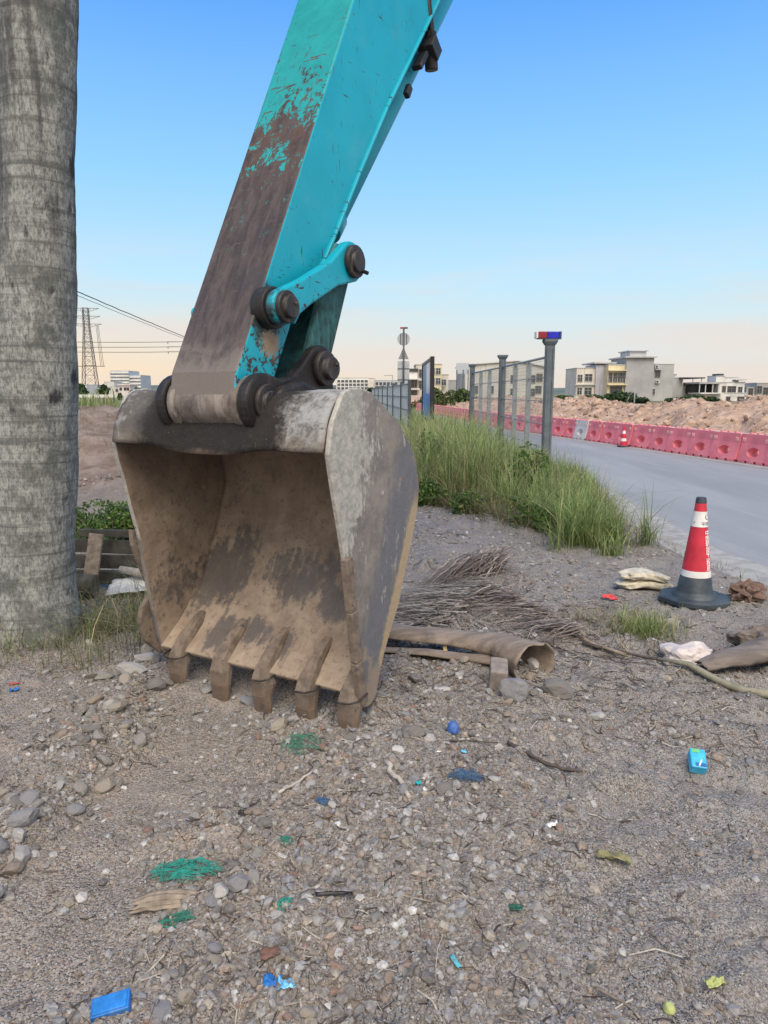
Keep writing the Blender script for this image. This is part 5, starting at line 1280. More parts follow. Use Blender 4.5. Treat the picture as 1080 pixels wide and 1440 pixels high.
x, y = spot(232, 1277); o = m.build('wood_chunk', M['drywood'], None, 0, 1, loc=(x, y, float(gz(x, y)))); o.rotation_euler = (0, 0, R(12)); tag(o, 'splintered grey wood chunk lying below the teal netting', 'wood chunk')
scrap(470, 1274, .105, .016, M['rubber'], 'black plastic strip left of centre on the lower gravel', 'plastic strip', R(8), .006, 2, 'plastic_strip', .014, .1)
M['olive'] = plain('dry_leaf_olive', (.20, .19, .10), .7, .3, 30); M['yellow'] = plain('yellow_leaf', (.42, .34, .13), .6, .25, 40); M['lime'] = plain('lime_peel', (.38, .42, .16), .6, .2, 30)
scrap(862, 1220, .10, .035, M['olive'], 'curled olive dry leaf right of the short dark stick', 'leaf', R(-25), .02, 4, 'dry_leaf', .02)
scrap(1005, 1394, .05, .022, M['lime'], 'pale yellow-green leaf at the lower right corner', 'leaf', R(10), .014, 6, 'dry_leaf', .012); x, y = spot(940, 1432); crumple('fruit', (.014, .014, .015), M['lime'], 'small lime green fruit at the bottom edge of the picture', 'fruit', (x, y, float(gz(x, y)) + .010), 0, 2, .1)
scrap(626, 930, .022, .10, M['yellow'], 'single yellow leaf standing before the curled sheath', 'leaf', R(6), .01, 9, 'dry_leaf', .05, .2).rotation_euler = (R(62), 0, R(5))
scrap(640, 1354, .014, .042, plain('cyan_scrap', (.10, .42, .50), .5, .2), 'thin cyan plastic sliver on the lower gravel', 'plastic scrap', R(25), .006, 11)
scrap(588, 1110, .022, .022, plain('turquoise_scrap', (.02, .36, .42), .5, .2), 'turquoise plastic crumb below the cobble', 'plastic scrap', 0, .012, 13); scrap(594, 1120, .030, .022, M['offwhite'], 'white paper crumb touching the turquoise plastic crumb', 'paper scrap', .4, .012, 14, 'paper_scrap')
scrap(652, 1066, .024, .020, M['bluepale'], 'pale blue film crumb below the dented blue ball', 'plastic scrap', .2, .008, 15); scrap(617, 1068, .020, .010, M['print_white'], 'tiny white paper strip left of the pale blue crumb', 'paper scrap', .1, .004, 16, 'paper_scrap')
scrap(775, 1172, .040, .020, M['offwhite'], 'grey-white film scrap on the gravel left of the twig', 'plastic scrap', .1, .012, 17); scrap(20, 972, .045, .025, M['blue'], 'small blue scrap near the left edge below the grass', 'plastic scrap', .2, .014, 18)
scrap(20, 964, .05, .012, plain('red_strip', (.5, .06, .05), .5, .1), 'small red strip on top of the blue scrap at the left edge', 'plastic scrap', .1, .006, 19)
scrap(725, 1285, .034, .026, plain('bottle_green', (.02, .09, .06), .35, .2), 'dark green plastic flake on the lower right gravel', 'plastic scrap', .1, .008, 22); scrap(380, 1355, .05, .04, plain('rust_flake', (.16, .09, .07), .9, .3, 30, .4), 'rusty brown flake above the crumpled blue film', 'metal flake', .3, .012, 23, 'metal_flake')
scrap(345, 1150, .05, .035, plain('char', (.035, .03, .03), .9, .3, 30, .4), 'black charred scrap at the edge of the scraped strip', 'charred scrap', .3, .012, 24, 'charred_scrap')

# ------------------------------------------------------------------ water-filled barriers
M['bar_red'] = plain('barrier_red', (.70, .19, .225), .6, .14, 3, .1, 0, (.60, .32, .33)); M['bar_white'] = plain('barrier_white', (.58, .57, .56), .6, .12, 4, .1, 0, (.40, .38, .36)); M['bar_rib_and_sheen'] = plain('barrier_rib_and_sheen', (.72, .48, .48), .6, .1)
def barrier_mesh(L=.90, H=.62):
    """tapered hollow block with an oval tunnel through it, castellated top"""
    vs, fs = [], []; N = 32
    def half(z): return .20 - .105 * min(1, z / .42) - .0 * z if z < .42 else .095
    hx, hz, cz_ = .20, .105, .235
    def per(k):
        a = 2 * math.pi * k / N; c_, s_ = math.cos(a), math.sin(a); q = max(abs(c_) / (L / 2), abs(s_) / ((cz_ - .05) if s_ < 0 else (.42 - cz_)))
        return c_ / q, cz_ + s_ / q
    rings = []
    for s in (-1, 1):
        A = [(x_, s * half(z_), z_) for x_, z_ in (per(k) for k in range(N))]
        Bq = [(hx * math.cos(2 * math.pi * k / N), 0, cz_ + hz * math.sin(2 * math.pi * k / N)) for k in range(N)]; Bq = [(x_, s * half(z_), z_) for x_, _, z_ in Bq]
        Cq = [(.135 * math.cos(2 * math.pi * k / N), s * .022, cz_ - .02 + .068 * math.sin(2 * math.pi * k / N)) for k in range(N)]
        b = len(vs); vs += A + Bq + Cq; rings.append(b)
        for q in (0, 1):
            for k in range(N): fs.append((b + q * N + k, b + q * N + (k + 1) % N, b + (q + 1) * N + (k + 1) % N, b + (q + 1) * N + k))
    for k in range(N): fs.append((rings[0] + 2 * N + k, rings[0] + 2 * N + (k + 1) % N, rings[1] + 2 * N + (k + 1) % N, rings[1] + 2 * N + k))
    m = MB(); m.add(vs, fs, 0, False)
    h = L / 2
    m.add([(-h, -.095, .42), (h, -.095, .42), (h, -.082, H), (-h, -.082, H), (-h, .095, .42), (h, .095, .42), (h, .082, H), (-h, .082, H)], [(0, 1, 2, 3), (4, 7, 6, 5), (3, 2, 6, 7)])
    hb = half(.05)
    for x_ in (-h, h): m.add([(x_, -hb, .05), (x_, hb, .05), (x_, .095, .42), (x_, .082, H), (x_, -.082, H), (x_, -.095, .42)], [(0, 1, 2, 3, 4, 5)])
    for x_ in (-.3, 0, .3): m.box((x_, 0, .025), (.2, .40, .05))
    return m
def make_barrier():
    e_ = empty('road_barrier', (0, 0, 0)); m = barrier_mesh(); b = m.build('barrier_body', M['bar_red'], e_)
    for x_ in (-.40, -.36, -.32, .32, .36, .40):
        r = MB(); r.box((x_, -.094, .50), (.012, .014, .085)); r.build('rib', M['bar_rib_and_sheen'], e_)
    r = MB(); r.box((0, 0, .625), (.885, .15, .012)); r.build('top_sheen_strip', M['bar_rib_and_sheen'], e_)  # pale strip laid along the top as a painted sky reflection
    for x_ in (-.22, .02, .25):
        r = MB(); r.box((x_, -.02, .637), (.06, .10, .03)); r.build('filler_cap', M['bar_red'], e_)
    return e_
proto = make_barrier(); first = True
def along(pts, step, s0):
    """points each `step` along a polyline"""
    out_ = []; s = s0; acc = 0
    for a, b in zip(pts[:-1], pts[1:]):
        L = math.hypot(b[0] - a[0], b[1] - a[1])
        while s <= acc + L:
            t = (s - acc) / L; out_.append((a[0] + (b[0] - a[0]) * t, a[1] + (b[1] - a[1]) * t, math.atan2(b[1] - a[1], b[0] - a[0]))); s += step
        acc += L
    return out_
bl = [q for q in along(BARR, .925, .3) if q[1] < 95]
white_i = min(range(len(bl)), key=lambda i: abs(540 + FPX * bl[i][0] / (bl[i][1] * .985) - 826))
ORD = ['first', 'second', 'third', 'fourth', 'fifth', 'sixth', 'seventh', 'eighth', 'ninth', 'tenth', 'eleventh', 'twelfth', 'thirteenth', 'fourteenth', 'fifteenth', 'sixteenth', 'seventeenth', 'eighteenth', 'nineteenth', 'twentieth']
for i, (x, y, a) in enumerate(bl):
    o = proto if first else copy_tree(proto); first = False
    o.location = (x + random.uniform(-.03, .03), y, ROADZ + .006); o.rotation_euler = (0, 0, a + math.pi + R(random.uniform(-3, 3))) ; o.name = 'road_barrier'
    if i == white_i:
        lb = 'white plastic barrier standing alone among the red ones'
        for ch in o.children:
            if ch.name.startswith('barrier_body'): ch.data = ch.data.copy(); ch.data.materials[0] = M['bar_white']
    elif i < white_i: k = white_i - i; lb = (ORD[k - 1] if k <= 20 else 'far') + ' red barrier towards the camera from the white barrier'
    else: k = i - white_i; lb = (ORD[k - 1] + ' red barrier beyond the white barrier') if k <= 20 else 'red barrier in the far stretch of the row by the fence'
    tag(o, lb, 'barrier', 'plastic barriers along the far road edge')
# small cone standing in front of the barriers (a size smaller)
x, y = 6.79, 20.2; c2 = empty('traffic_cone', (x, y, ROADZ + .008), 0, 'small faded red and white cone in front of the red barriers', 'traffic cone'); c2.scale = (.8, .8, .8)
m = MB(); m.box((0, 0, .02), (.36, .36, .04)); m.build('rubber_base', M['cone_rubber'], c2, .01, 1)
for za, zb, mt in ((.04, .2, 'cone_red'), (.2, .3, 'cone_white'), (.3, .46, 'cone_red'), (.46, .57, 'cone_white'), (.57, .7, 'cone_red')):
    m = MB(); m.lathe([(.13 - .15 * za, za), (.13 - .15 * zb, zb)], n=20); m.build('cone_shell', M[mt], c2)

# ------------------------------------------------------------------ roadside fence with thick posts
M['steel_post'] = plain('grey_painted_steel', (.105, .13, .15), .5, .2, 5, .1, 0, (.06, .075, .085)); M['steel_dark'] = plain('dark_fence_steel', (.055, .07, .085), .5, .2, 6); M['rail'] = plain('galvanised_rail', (.24, .27, .28), .45, .15, 9)
FP = [(3.11, 13.65, 0), (3.12, 19.1, 0), (3.05, 25.0, 0)]
fe = empty('roadside_fence', (3.1, 13.65, 0), 0, 'grey steel fence with three thick posts rising out of the tall grass', 'fence')
for i, (x, y, z) in enumerate(FP):
    m = MB(); X_, Y_ = x - 3.1, y - 13.65
    m.box((X_, Y_, 1.17), (.165, .14, 2.34)); m.box((X_ - .055, Y_ - .078, 1.15), (.03, .02, 2.28)); m.box((X_ + .055, Y_ - .078, 1.15), (.03, .02, 2.28))
    o = m.build('post', M['steel_post'], fe, .006, 1)
    m = MB(); vs = []
    for z_, w_ in ((2.34, .09), (2.40, .125), (2.44, .125)):
        vs += [(X_ - w_, Y_ - w_ * .9, z_), (X_ + w_, Y_ - w_ * .9, z_), (X_ + w_, Y_ + w_ * .9, z_), (X_ - w_, Y_ + w_ * .9, z_)]
    m.add(vs, [(0, 3, 2, 1), (8, 9, 10, 11)] + [(q * 4 + k, q * 4 + (k + 1) % 4, q * 4 + 4 + (k + 1) % 4, q * 4 + 4 + k) for q in (0, 1) for k in range(4)]); m.build('post_cap', M['steel_post'], o)
for (xa, ya, _), (xb, yb_, _) in zip(FP[:-1], FP[1:]):
    for k in (1, 2):
        t = k / 3 + (.02 if k == 1 else -.02); m = MB(); m.box((xa + (xb - xa) * t - 3.1, ya + (yb_ - ya) * t - 13.65, 1.05), (.11, .03, 2.10)); m.build('flat_bar', M['rail'], fe, .003, 1)
    for z_, r_ in ((2.13, .026), (1.75, .010), (1.30, .010), (.85, .010), (.40, .010)):
        m = MB(); m.cyl((xa - 3.1, ya - 13.65, z_), (xb - 3.1, yb_ - 13.65, z_), r_, n=8); m.build('rail', M['rail'], fe)
for (xa, ya, _), (xb, yb_, _) in zip(FP[:-1], FP[1:]):
    m = MB(); n_ = 74
    for k in range(1, n_):
        t = k / n_; X_, Y_ = xa + (xb - xa) * t - 3.1, ya + (yb_ - ya) * t - 13.65; m.tube([(X_, Y_, .1), (X_, Y_, 2.12)], .0021, 3, 0, False)
    for k in range(1, 28):
        z_ = .1 + k * .073; m.tube([(xa - 3.1, ya - 13.65, z_), (xb - 3.1, yb_ - 13.65, z_)], .0021, 3, 0, False)
    o = m.build('wire_mesh', M['rail'], fe); o['kind'] = 'stuff'
# warning light bar on the nearest post
wl_ = empty('warning_light', (3.10, 13.63, 2.445), R(4), 'red and blue warning light bar on top of the nearest fence post', 'warning light')
m = MB(); m.box((-.02, 0, .006), (.44, .13, .012)); m.build('bracket', M['steel_dark'], wl_)
m = MB(); m.box((-.155, 0, .075), (.17, .14, .125)); m.build('red_lens', plain('red_lens', (.24, .018, .03), .25, .15, 8), wl_, .012, 2)
m = MB(); m.box((.04, 0, .075), (.215, .14, .125)); m.build('blue_lens', plain('blue_lens', (.012, .018, .42), .25, .2, 8), wl_, .012, 2)
m = MB(); m.box((.175, 0, .075), (.05, .142, .128)); m.build('end_cap', plain('deep_blue_cap', (.02, .04, .16), .35, .1), wl_, .008, 1)
m = MB(); m.box((-.262, 0, .075), (.04, .142, .128)); m.build('end_cap', M['offwhite'], wl_, .008, 1)
m = MB(); m.cyl((-.12, 0, -.05), (-.12, 0, .01), .018, n=8); m.build('fixing_bolt', M['steel_dark'], wl_)

M['fence_blue'] = plain('blue_grey_wire', (.36, .44, .50), .5, .1, 3)
# far fence at the left with dark uprights
ff = empty('panel_fence', (.76, 21.6, 0), 0, 'dark barred fence running away beside the round sign', 'fence')
yy = [21.6, 24.6, 28.8, 32.6, 37.0, 41.5, 46.5, 52.0]; xx = [.76 - .0534 * (q - 21.6) for q in yy]
for x, y in zip(xx, yy):
    m = MB(); m.box((x - .76, y - 21.6, .92), (.10, .10, 1.84)); m.build('post', M['steel_dark'], ff, .006, 1)
for (xa, ya), (xb, yb_) in zip(zip(xx[:-1], yy[:-1]), zip(xx[1:], yy[1:])):
    for z_ in (1.74, 1.35, .95, .5):
        m = MB(); m.cyl((xa - .76, ya - 21.6, z_), (xb - .76, yb_ - 21.6, z_), .016, n=6); m.build('rail', M['rail'], ff)
    for k in range(1, 6):
        t = k / 6; m = MB(); m.box((xa + (xb - xa) * t - .76, ya + (yb_ - ya) * t - 21.6, .9), (.02, .02, 1.7)); m.build('bar', M['rail'], ff)
    m = MB()
    for k in range(1, 60):
        t = k / 60; m.tube([(xa + (xb - xa) * t - .76, ya + (yb_ - ya) * t - 21.6, .1), (xa + (xb - xa) * t - .76, ya + (yb_ - ya) * t - 21.6, 1.74)], .006, 3, 0, False)
    o = m.build('wire_mesh', M['fence_blue'], ff); o['kind'] = 'stuff'
# notice board in a black frame
nb = empty('notice_board', (1.53, 23.0, 0), 0, 'black framed board with a blue and white poster standing in the grass', 'notice board')
M['black'] = plain('black_frame', (.018, .018, .020), .5, .2)
m = MB(); m.box((0, 0, 1.3), (.13, .16, 2.6)); m.build('post', M['black'], nb, .008, 1); m = MB(); m.box((.02, 5.4, 1.3), (.13, .16, 2.6)); m.build('post', M['black'], nb, .008, 1)
m = MB(); m.box((.01, 2.7, 2.54), (.10, 5.24, .10)); m.build('top_rail', plain('frame_brown', (.20, .16, .15), .6, .2), nb); m = MB(); m.box((.01, 2.7, .5), (.10, 5.24, .10)); m.build('bottom_rail', M['black'], nb)
def poster():
    t = NT('poster_print'); v = t.co(); s = t.xyz(v); n = t.noise(t.co((1, .5, 1.2)), 1.4, 4, .6)
    c = t.mix(t.mr(s[1], 1.2, 1.9), (.62, .52, .52), (.75, .78, .80)); c = t.mix(t.mr(s[1], 2.6, 3.3), c, (.03, .20, .33))
    c = t.mix(t.mr(t.math('ADD', s[2], t.math('MULTIPLY', n, .5)), 1.75, 1.6), c, t.mix(t.mr(n, .4, .6), (.01, .13, .50), (.03, .30, .62))); c = t.mix(t.mr(n, .62, .68), c, (.62, .70, .72))
    return t.fin(c, .4)
m = MB(); m.box((.01, 2.7, 1.52), (.04, 5.22, 1.92)); m.build('poster', poster(), nb)
# traffic sign seen from behind
M['sign_back'] = plain('sign_back_grey', (.36, .39, .41), .45, .12, 4)
sg = empty('traffic_sign', (1.08, 40, 0), R(3), 'grey backs of a round, a triangular and a tall sign on one pole', 'traffic sign')
m = MB(); m.cyl((0, 0, -.1), (0, 0, 4.92), .05, n=12); m.build('pole', M['steel_dark'], sg)
m = MB(); m.cyl((0, .07, 4.38), (0, .09, 4.38), .345, n=36); rs = m.build('round_sign', M['sign_back'], sg)
for x_ in (-.17, .17):
    m = MB(); m.box((x_, .05, 4.38), (.035, .03, .58)); m.build('stiffener', M['steel_dark'], rs)
m = MB(); m.add([(-.29, .07, 3.30), (.29, .07, 3.30), (0, .07, 3.96), (-.29, .09, 3.30), (.29, .09, 3.30), (0, .09, 3.96)], [(0, 1, 2), (3, 5, 4), (0, 3, 4, 1), (1, 4, 5, 2), (2, 5, 3, 0)]); m.build('triangle_sign', plain('sign_back_dark', (.22, .235, .24), .5, .1), sg)
m = MB(); m.box((0, .08, 2.25), (.66, .02, 1.90)); rs = m.build('tall_sign', M['sign_back'], sg)
for z_ in (1.6, 2.2, 2.8):
    m = MB(); m.box((0, .05, z_), (.64, .03, .04)); m.build('stiffener', M['steel_post'], rs)
w2 = empty('warning_light', (1.08, 40, 4.92), 0, 'small red warning light bar on top of the sign pole', 'warning light')
m = MB(); m.box((-.09, 0, .05), (.22, .12, .09)); m.build('red_lens', plain('dull_red', (.25, .07, .06), .4, .2), w2, .01, 1); m = MB(); m.box((.12, 0, .05), (.20, .12, .09)); m.build('dark_lens', M['steel_dark'], w2, .01, 1)

# ------------------------------------------------------------------ buildings beyond the road
M['pane'] = plain('dark_pane', (.035, .045, .055), .15, .3, .5, 0, 0, None, 'Object', .6)
M['wframe'] = plain('window_frame', (.42, .43, .43), .5, .1, 2); M['wframe_dark'] = plain('window_frame_dark', (.20, .17, .15), .6, .2, 2)
def wallmat(name, c, dirt=(.2, .19, .18), var=.12):
    t = NT(name); v = t.co(); n = t.noise(v, .35, 5, .6); st = t.noise(t.co((1.3, 1.3, .10)), 1.0, 5, .65); f = t.noise(v, 3, 4, .6)
    k = t.mix(t.mr(n, .3, .7), tuple(x * (1 - var) for x in c), tuple(min(1, x * (1 + var)) for x in c)); k = t.mix(t.mr(st, .52, .75, 0, .45), k, dirt); k = t.mix(t.mr(f, .55, .8, 0, .25), k, dirt)
    return t.fin(k, .9, None, None, .2)
WM = dict(cream=wallmat('cream_wall', (.60, .56, .50)), yellow=wallmat('yellow_wall', (.62, .55, .38)), cement=wallmat('bare_cement', (.34, .345, .355), (.22, .225, .235)), cement2=wallmat('grey_cement', (.37, .38, .38), (.26, .26, .26)),
          white=wallmat('white_wall', (.66, .66, .65)), pink=wallmat('pale_pink_wall', (.62, .55, .55)), lilac=wallmat('tower_wall', (.44, .44, .49)), roofd=wallmat('dark_roof', (.06, .065, .07)), trim=wallmat('trim_grey', (.46, .47, .47)), blueg=wallmat('blue_grey_wall', (.40, .45, .50)), dim=wallmat('dim_cream', (.50, .50, .47)))
class Bld:
    """a far building surveyed at depth D: u0..u1 across, vt its top; walls stand on the ground"""
    def __init__(s, name, label, D, u, group='buildings beyond the road'):
        s.D = D; s.x0 = s.px(u); s.e = empty(name, (s.x0, D, -.3), 0, label, 'building', group)
    def px(s, u): return (u - 540) / FPX * s.D / (_c + _s * (720 - 545) / FPX)
    def pz(s, v): return atY(540, v, s.D)[2] + .3
    def block(s, u0, u1, vt, depth, mat, dy=0.0, vb=None, name='wall', parapet=True):
        xa, xb = s.px(u0) - s.x0, s.px(u1) - s.x0; z1 = s.pz(vt); z0 = 0 if vb is None else s.pz(vb)
        m = MB(); m.box(((xa + xb) / 2, dy + depth / 2, (z0 + z1) / 2), (xb - xa, depth, z1 - z0))
        o = m.build(name, WM[mat], s.e)
        if parapet:
            m = MB(); m.box(((xa + xb) / 2, dy + depth / 2, z1 + .07), (xb - xa + .16, depth + .16, .14)); m.build('parapet', WM['trim'], o)
        return o
    def slab(s, u0, u1, v, th, depth, mat='trim', dy=0.0, name='roof'):
        xa, xb = s.px(u0) - s.x0, s.px(u1) - s.x0; z = s.pz(v); m = MB(); m.box(((xa + xb) / 2, dy + depth / 2, z), (xb - xa, depth, th)); return m.build(name, WM[mat], s.e)
    def window(s, u, v, w_=1.1, h_=1.3, dy=0.0, bars=2, frame='wframe', shade=False):
        x, z = s.px(u) - s.x0, s.pz(v); f = MB(); t_ = .09; y = dy - .05
        f.box((x, y, z + h_ / 2), (w_ + t_, .12, t_)); f.box((x, y, z - h_ / 2), (w_ + t_, .14, t_))
        for k in range(bars + 1): f.box((x - w_ / 2 + w_ * k / bars, y, z), (t_ * .8, .11, h_ - t_))
        f.box((x, y, z + h_ * .12), (w_ - t_, .09, t_ * .6))
        o = f.build('window', M[frame], s.e); p = MB(); p.box((x, dy - .015, z), (w_ - .02, .05, h_ - .02)); p.build('pane', M['pane'], o)
        if shade:
            c_ = MB(); c_.box((x, dy - .3, z + h_ / 2 + .18), (w_ + .4, .6, .10)); c_.build('window_canopy', WM['trim'], o)
    def ac(s, u, v, dy=0.0):
        x, z = s.px(u) - s.x0, s.pz(v); m = MB(); m.box((x, dy - .2, z), (.85, .38, .6)); m.cyl((x - .1, dy - .39, z), (x - .1, dy - .41, z), .22, n=14, mi=1); m.build('air_conditioner', [M['wframe'], M['pane']], s.e)
b = Bld('house', 'cream two storey house with a lilac-grey stair tower, left of the bare cement house', 150, 835)
b.block(810, 836, 518, 9, 'cream'); b.block(836, 860, 513, 8, 'lilac', -.5, parapet=False); b.slab(832, 863, 510.5, .3, 9.5, 'trim', -1.0)
for u, v in ((815, 532), (827, 531), (815, 550), (827, 550)): b.window(u, v, 1.0 if u < 820 else 1.55, 1.5, 0, 2)
b.slab(808, 838, 541, .18, .8, 'trim', -.4, 'ledge')
b = Bld('house', 'tall bare cement house with a yellow front, roof stair cabin and thin roof slab', 148, 896)
b.block(852, 876, 513.5, 8, 'yellow', -1); b.block(876, 914, 503.5, 10, 'cement', -1.4, parapet=False); b.slab(873, 917, 502.5, .28, 11, 'trim', -2.0); b.block(885, 908, 494, 6, 'trim', .8, 501.5, 'stair_cabin', False); b.slab(883, 910, 493, .2, 7, 'trim', .4); b.block(914, 944.5, 512.5, 9, 'cement2', -.6)
for u in (855.5, 862, 868, 873): b.window(u, 531, .75, 1.9, -1, 1, 'wframe_dark')
b.window(864, 549, 2.4, 1.6, -1, 3, 'wframe_dark'); b.slab(851, 877, 541, .2, 1.1, 'yellow', -1.9, 'balcony'); b.slab(851, 877, 521, .2, .7, 'yellow', -1.6, 'ledge')
for k in range(7):
    m = MB(); x_ = b.px(853 + k * 3.6) - b.x0; m.box((x_, -1.85, b.pz(536.5)), (.06, .06, 1.1)); m.build('baluster', M['wframe'], b.e)
b.window(916.5, 551, .95, 1.25, -.6, 2); b.window(922, 526, 1.0, 1.3, -.6, 2, 'wframe_dark', True); b.ac(922, 537, -.6); b.ac(920, 516, -.6)
b = Bld('house', 'low grey block with dark roof canopy between the cement house and the white house', 152, 965)
b.block(944, 960, 532, 8, 'cement2'); b.block(960, 986, 540, 8, 'cement2', .5); b.block(944, 953, 526.5, 4, 'lilac', 1.0, 532.5, 'roof_cabin'); b.slab(954, 988, 531.5, .25, 9, 'roofd', -1)
for u in (958, 972, 984):
    m = MB(); m.box((b.px(u) - b.x0, -.6, b.pz(536)), (.14, .14, 1.3)); m.build('canopy_post', WM['trim'], b.e)
b.ac(966, 544, .5)
b = Bld('house', 'white two storey house with deep shaded veranda, roof terrace and small turret', 146, 1020)
b.block(988, 1050, 553, 11, 'white', 0); b.block(1012, 1049, 538, 9, 'white', .6, 553.5); b.block(983, 1012, 541, 6, 'roofd', 3.5, 553, 'veranda_back', False); b.slab(980, 1013, 538.5, .35, 9, 'cement2', -1.0); b.slab(982, 1014, 553, .22, 6, 'white', -1.2, 'balcony'); b.block(1010, 1022, 529, 4, 'white', 1.2, 538, 'turret'); b.block(1023, 1043, 531, 6, 'white', 1.5, 538, 'roof_cabin'); b.slab(1014, 1021, 526.5, .35, 3, 'roofd', 1.4, 'turret_roof'); b.slab(1034, 1050, 534, .2, 5, 'trim', 0)
for u in (981.5, 990, 1000, 1008):
    m = MB(); m.box((b.px(u) - b.x0, -.7, b.pz(546)), (.16, .16, 2.1)); m.build('veranda_post', WM['trim'], b.e)
for u, v, w_ in ((1020, 548, .7), (1031, 548, 1.7), (1043, 549, .8)): b.window(u, v, w_, 1.4, .6, 2, 'wframe_dark')
for u, v, w_ in ((1003, 563, 1.1), (1025, 562, .8), (1051 - 8, 562, 1.4)): b.window(u, v, w_, 1.2, 0, 2, 'wframe_dark')
for k in range(12):
    m = MB(); m.box((b.px(1024 + k * 1.9) - b.x0, -.5, b.pz(555.5)), (.05, .05, .85)); m.build('baluster', M['wframe'], b.e)
b = Bld('house', 'grey house with dark openings cut by the right picture edge', 150, 1075)
b.block(1052, 1064, 545, 8, 'cement2', .6); b.block(1064, 1110, 539, 9, 'cement', 0)
for u, v in ((1068, 548), (1077, 550), (1068, 562), (1077, 562)): b.window(u, v, 1.0, 1.5, 0, 2, 'wframe_dark')
b.window(1058, 551, .9, 1.4, .6, 2, 'wframe_dark')
# gabled block seen through the fence
b = Bld('house', 'long pale building with a shallow gable roof seen through the fence', 118, 700)
xa, xm, xb = (b.px(q) - b.x0 for q in (654, 727, 776)); z0 = 0; za, zm, zb_ = b.pz(514), b.pz(508), b.pz(519)
m = MB(); pts = [(xa, z0), (xb, z0), (xb, zb_), (xm, zm), (xa, za)]; m.add([(x, 0, z) for x, z in pts] + [(x, 14, z) for x, z in pts], [(0, 1, 2, 3, 4), (9, 8, 7, 6, 5)] + [(i, 5 + i, 5 + (i + 1) % 5, (i + 1) % 5) for i in range(5)]); m.build('wall', WM['dim'], b.e)
m = MB(); m.bar((xa - .3, 7, za + .08), (xm, 7, zm + .08), 14.6, .14); m.bar((xm, 7, zm + .08), (xb + .3, 7, zb_ + .08), 14.6, .14); m.build('roof', WM['trim'], b.e)
for u, v in ((758, 531), (757, 548), (748, 533), (748, 552), (722, 533), (722, 552), (690, 548), (668, 548)): b.window(u, v, .95, 1.2, 0, 2, 'wframe_dark')
b = Bld('billboard_frame', 'dark skeleton sign frame left of the gabled building', 110, 646)
for u in (642, 651, 658):
    m = MB(); m.box((b.px(u) - b.x0, 0, b.pz(520) / 2), (.12, .12, b.pz(520))); m.build('post', M['steel_dark'], b.e)
m = MB(); m.box((b.px(650) - b.x0, .1, b.pz(518)), (1.9, .08, 1.6)); m.build('board', WM['blueg'], b.e); b.e['category'] = 'billboard'; b.e['group'] = 'roadside signs'
b = Bld('house', 'cream stepped building behind the black framed board', 140, 618)
b.block(603, 621, 512.5, 9, 'yellow'); b.block(617, 631, 527, 8, 'cream', .8); b.block(630, 644, 535, 8, 'cement2', 1.4)
for u, v in ((608, 522), (616, 522), (608, 536), (616, 536), (624, 538)): b.window(u, v, .9, 1.2, 0, 2)
b = Bld('house', 'white building with balconies between the round sign and the black framed board', 120, 585)
b.block(573, 587, 522, 8, 'white'); b.block(585, 602, 513, 8, 'cream', .6); b.slab(571, 590, 533, .2, 1.5, 'white', -1.2, 'balcony'); b.slab(571, 590, 547, .2, 1.5, 'white', -1.2, 'balcony'); b.slab(572, 588, 520.5, .5, 8.5, 'roofd', -.2)
for u, v in ((576, 540), (583, 540), (576, 555), (583, 555), (593, 525), (593, 541)): b.window(u, v, .8, 1.3, 0 if u < 588 else .6, 2, 'wframe_dark')
b = Bld('office_block', 'far blue-white office slab with a grid of windows right of the bucket ear', 300, 496)
b.block(473, 519, 531.5, 14, 'white'); 
for r_ in range(4):
    for k in range(8): b.window(476.5 + k * 5.5, 536 + r_ * 5, 1.25, .95, 0, 1, 'wframe')
b = Bld('office_block', 'far greenish block just left of the barred fence', 280, 542)
b.block(527, 562, 535, 14, 'blueg'); b.block(519, 527, 532, 10, 'cream', 1)
for r_ in range(3):
    for k in range(6): b.window(530 + k * 5.4, 539.5 + r_ * 5.5, 1.0, 1.0, 0, 1, 'wframe_dark')
b = Bld('office_tower', 'far stepped office tower with white floor bands right of the pylon', 460, 175)
for k, (u0, u1, v0) in enumerate(((156, 182, 521.5), (176, 197, 527.5))):
    b.block(u0, u1, v0, 20, 'blueg', k * 2.0)
    for r_ in range(5): 
        v_ = v0 + 2.5 + r_ * 4.6
        if v_ < 549: b.slab(u0 - .5, u1 + .5, v_, 1.0, 1.4, 'white', k * 2.0 - 1.2, 'floor_band')
b = Bld('house', 'row of small white houses with a pink one below the far office tower', 330, 160)
b.block(137, 149, 546, 10, 'white'); b.block(150, 160, 543.5, 12, 'white', 2); b.block(160, 169, 545, 10, 'cream'); b.block(169, 185, 541.5, 10, 'pink', -2); b.slab(168, 186, 541, .6, 11, 'pink', -2.5)
for u, v in ((140, 549), (145, 549), (154, 547), (164, 549), (172, 547), (178, 547), (182, 547)): b.window(u, v, 1.1, 1.3, -2 if u > 170 else 0, 1, 'wframe_dark')
b = Bld('house', 'pale low shed behind the foot of the pylon', 320, 118)
b.block(104, 122, 541, 12, 'white'); b.block(122, 137, 536, 10, 'dim', 20)
wl3 = empty('boundary_wall', (-95, 250, -.3), 0, 'long low white boundary wall across the far field at left', 'wall')
for k in range(6):
    m = MB(); m.box((-42 + k * 12.5, 0, .55), (12.4, .3, 1.5)); m.build('wall_panel', WM['white'], wl3)
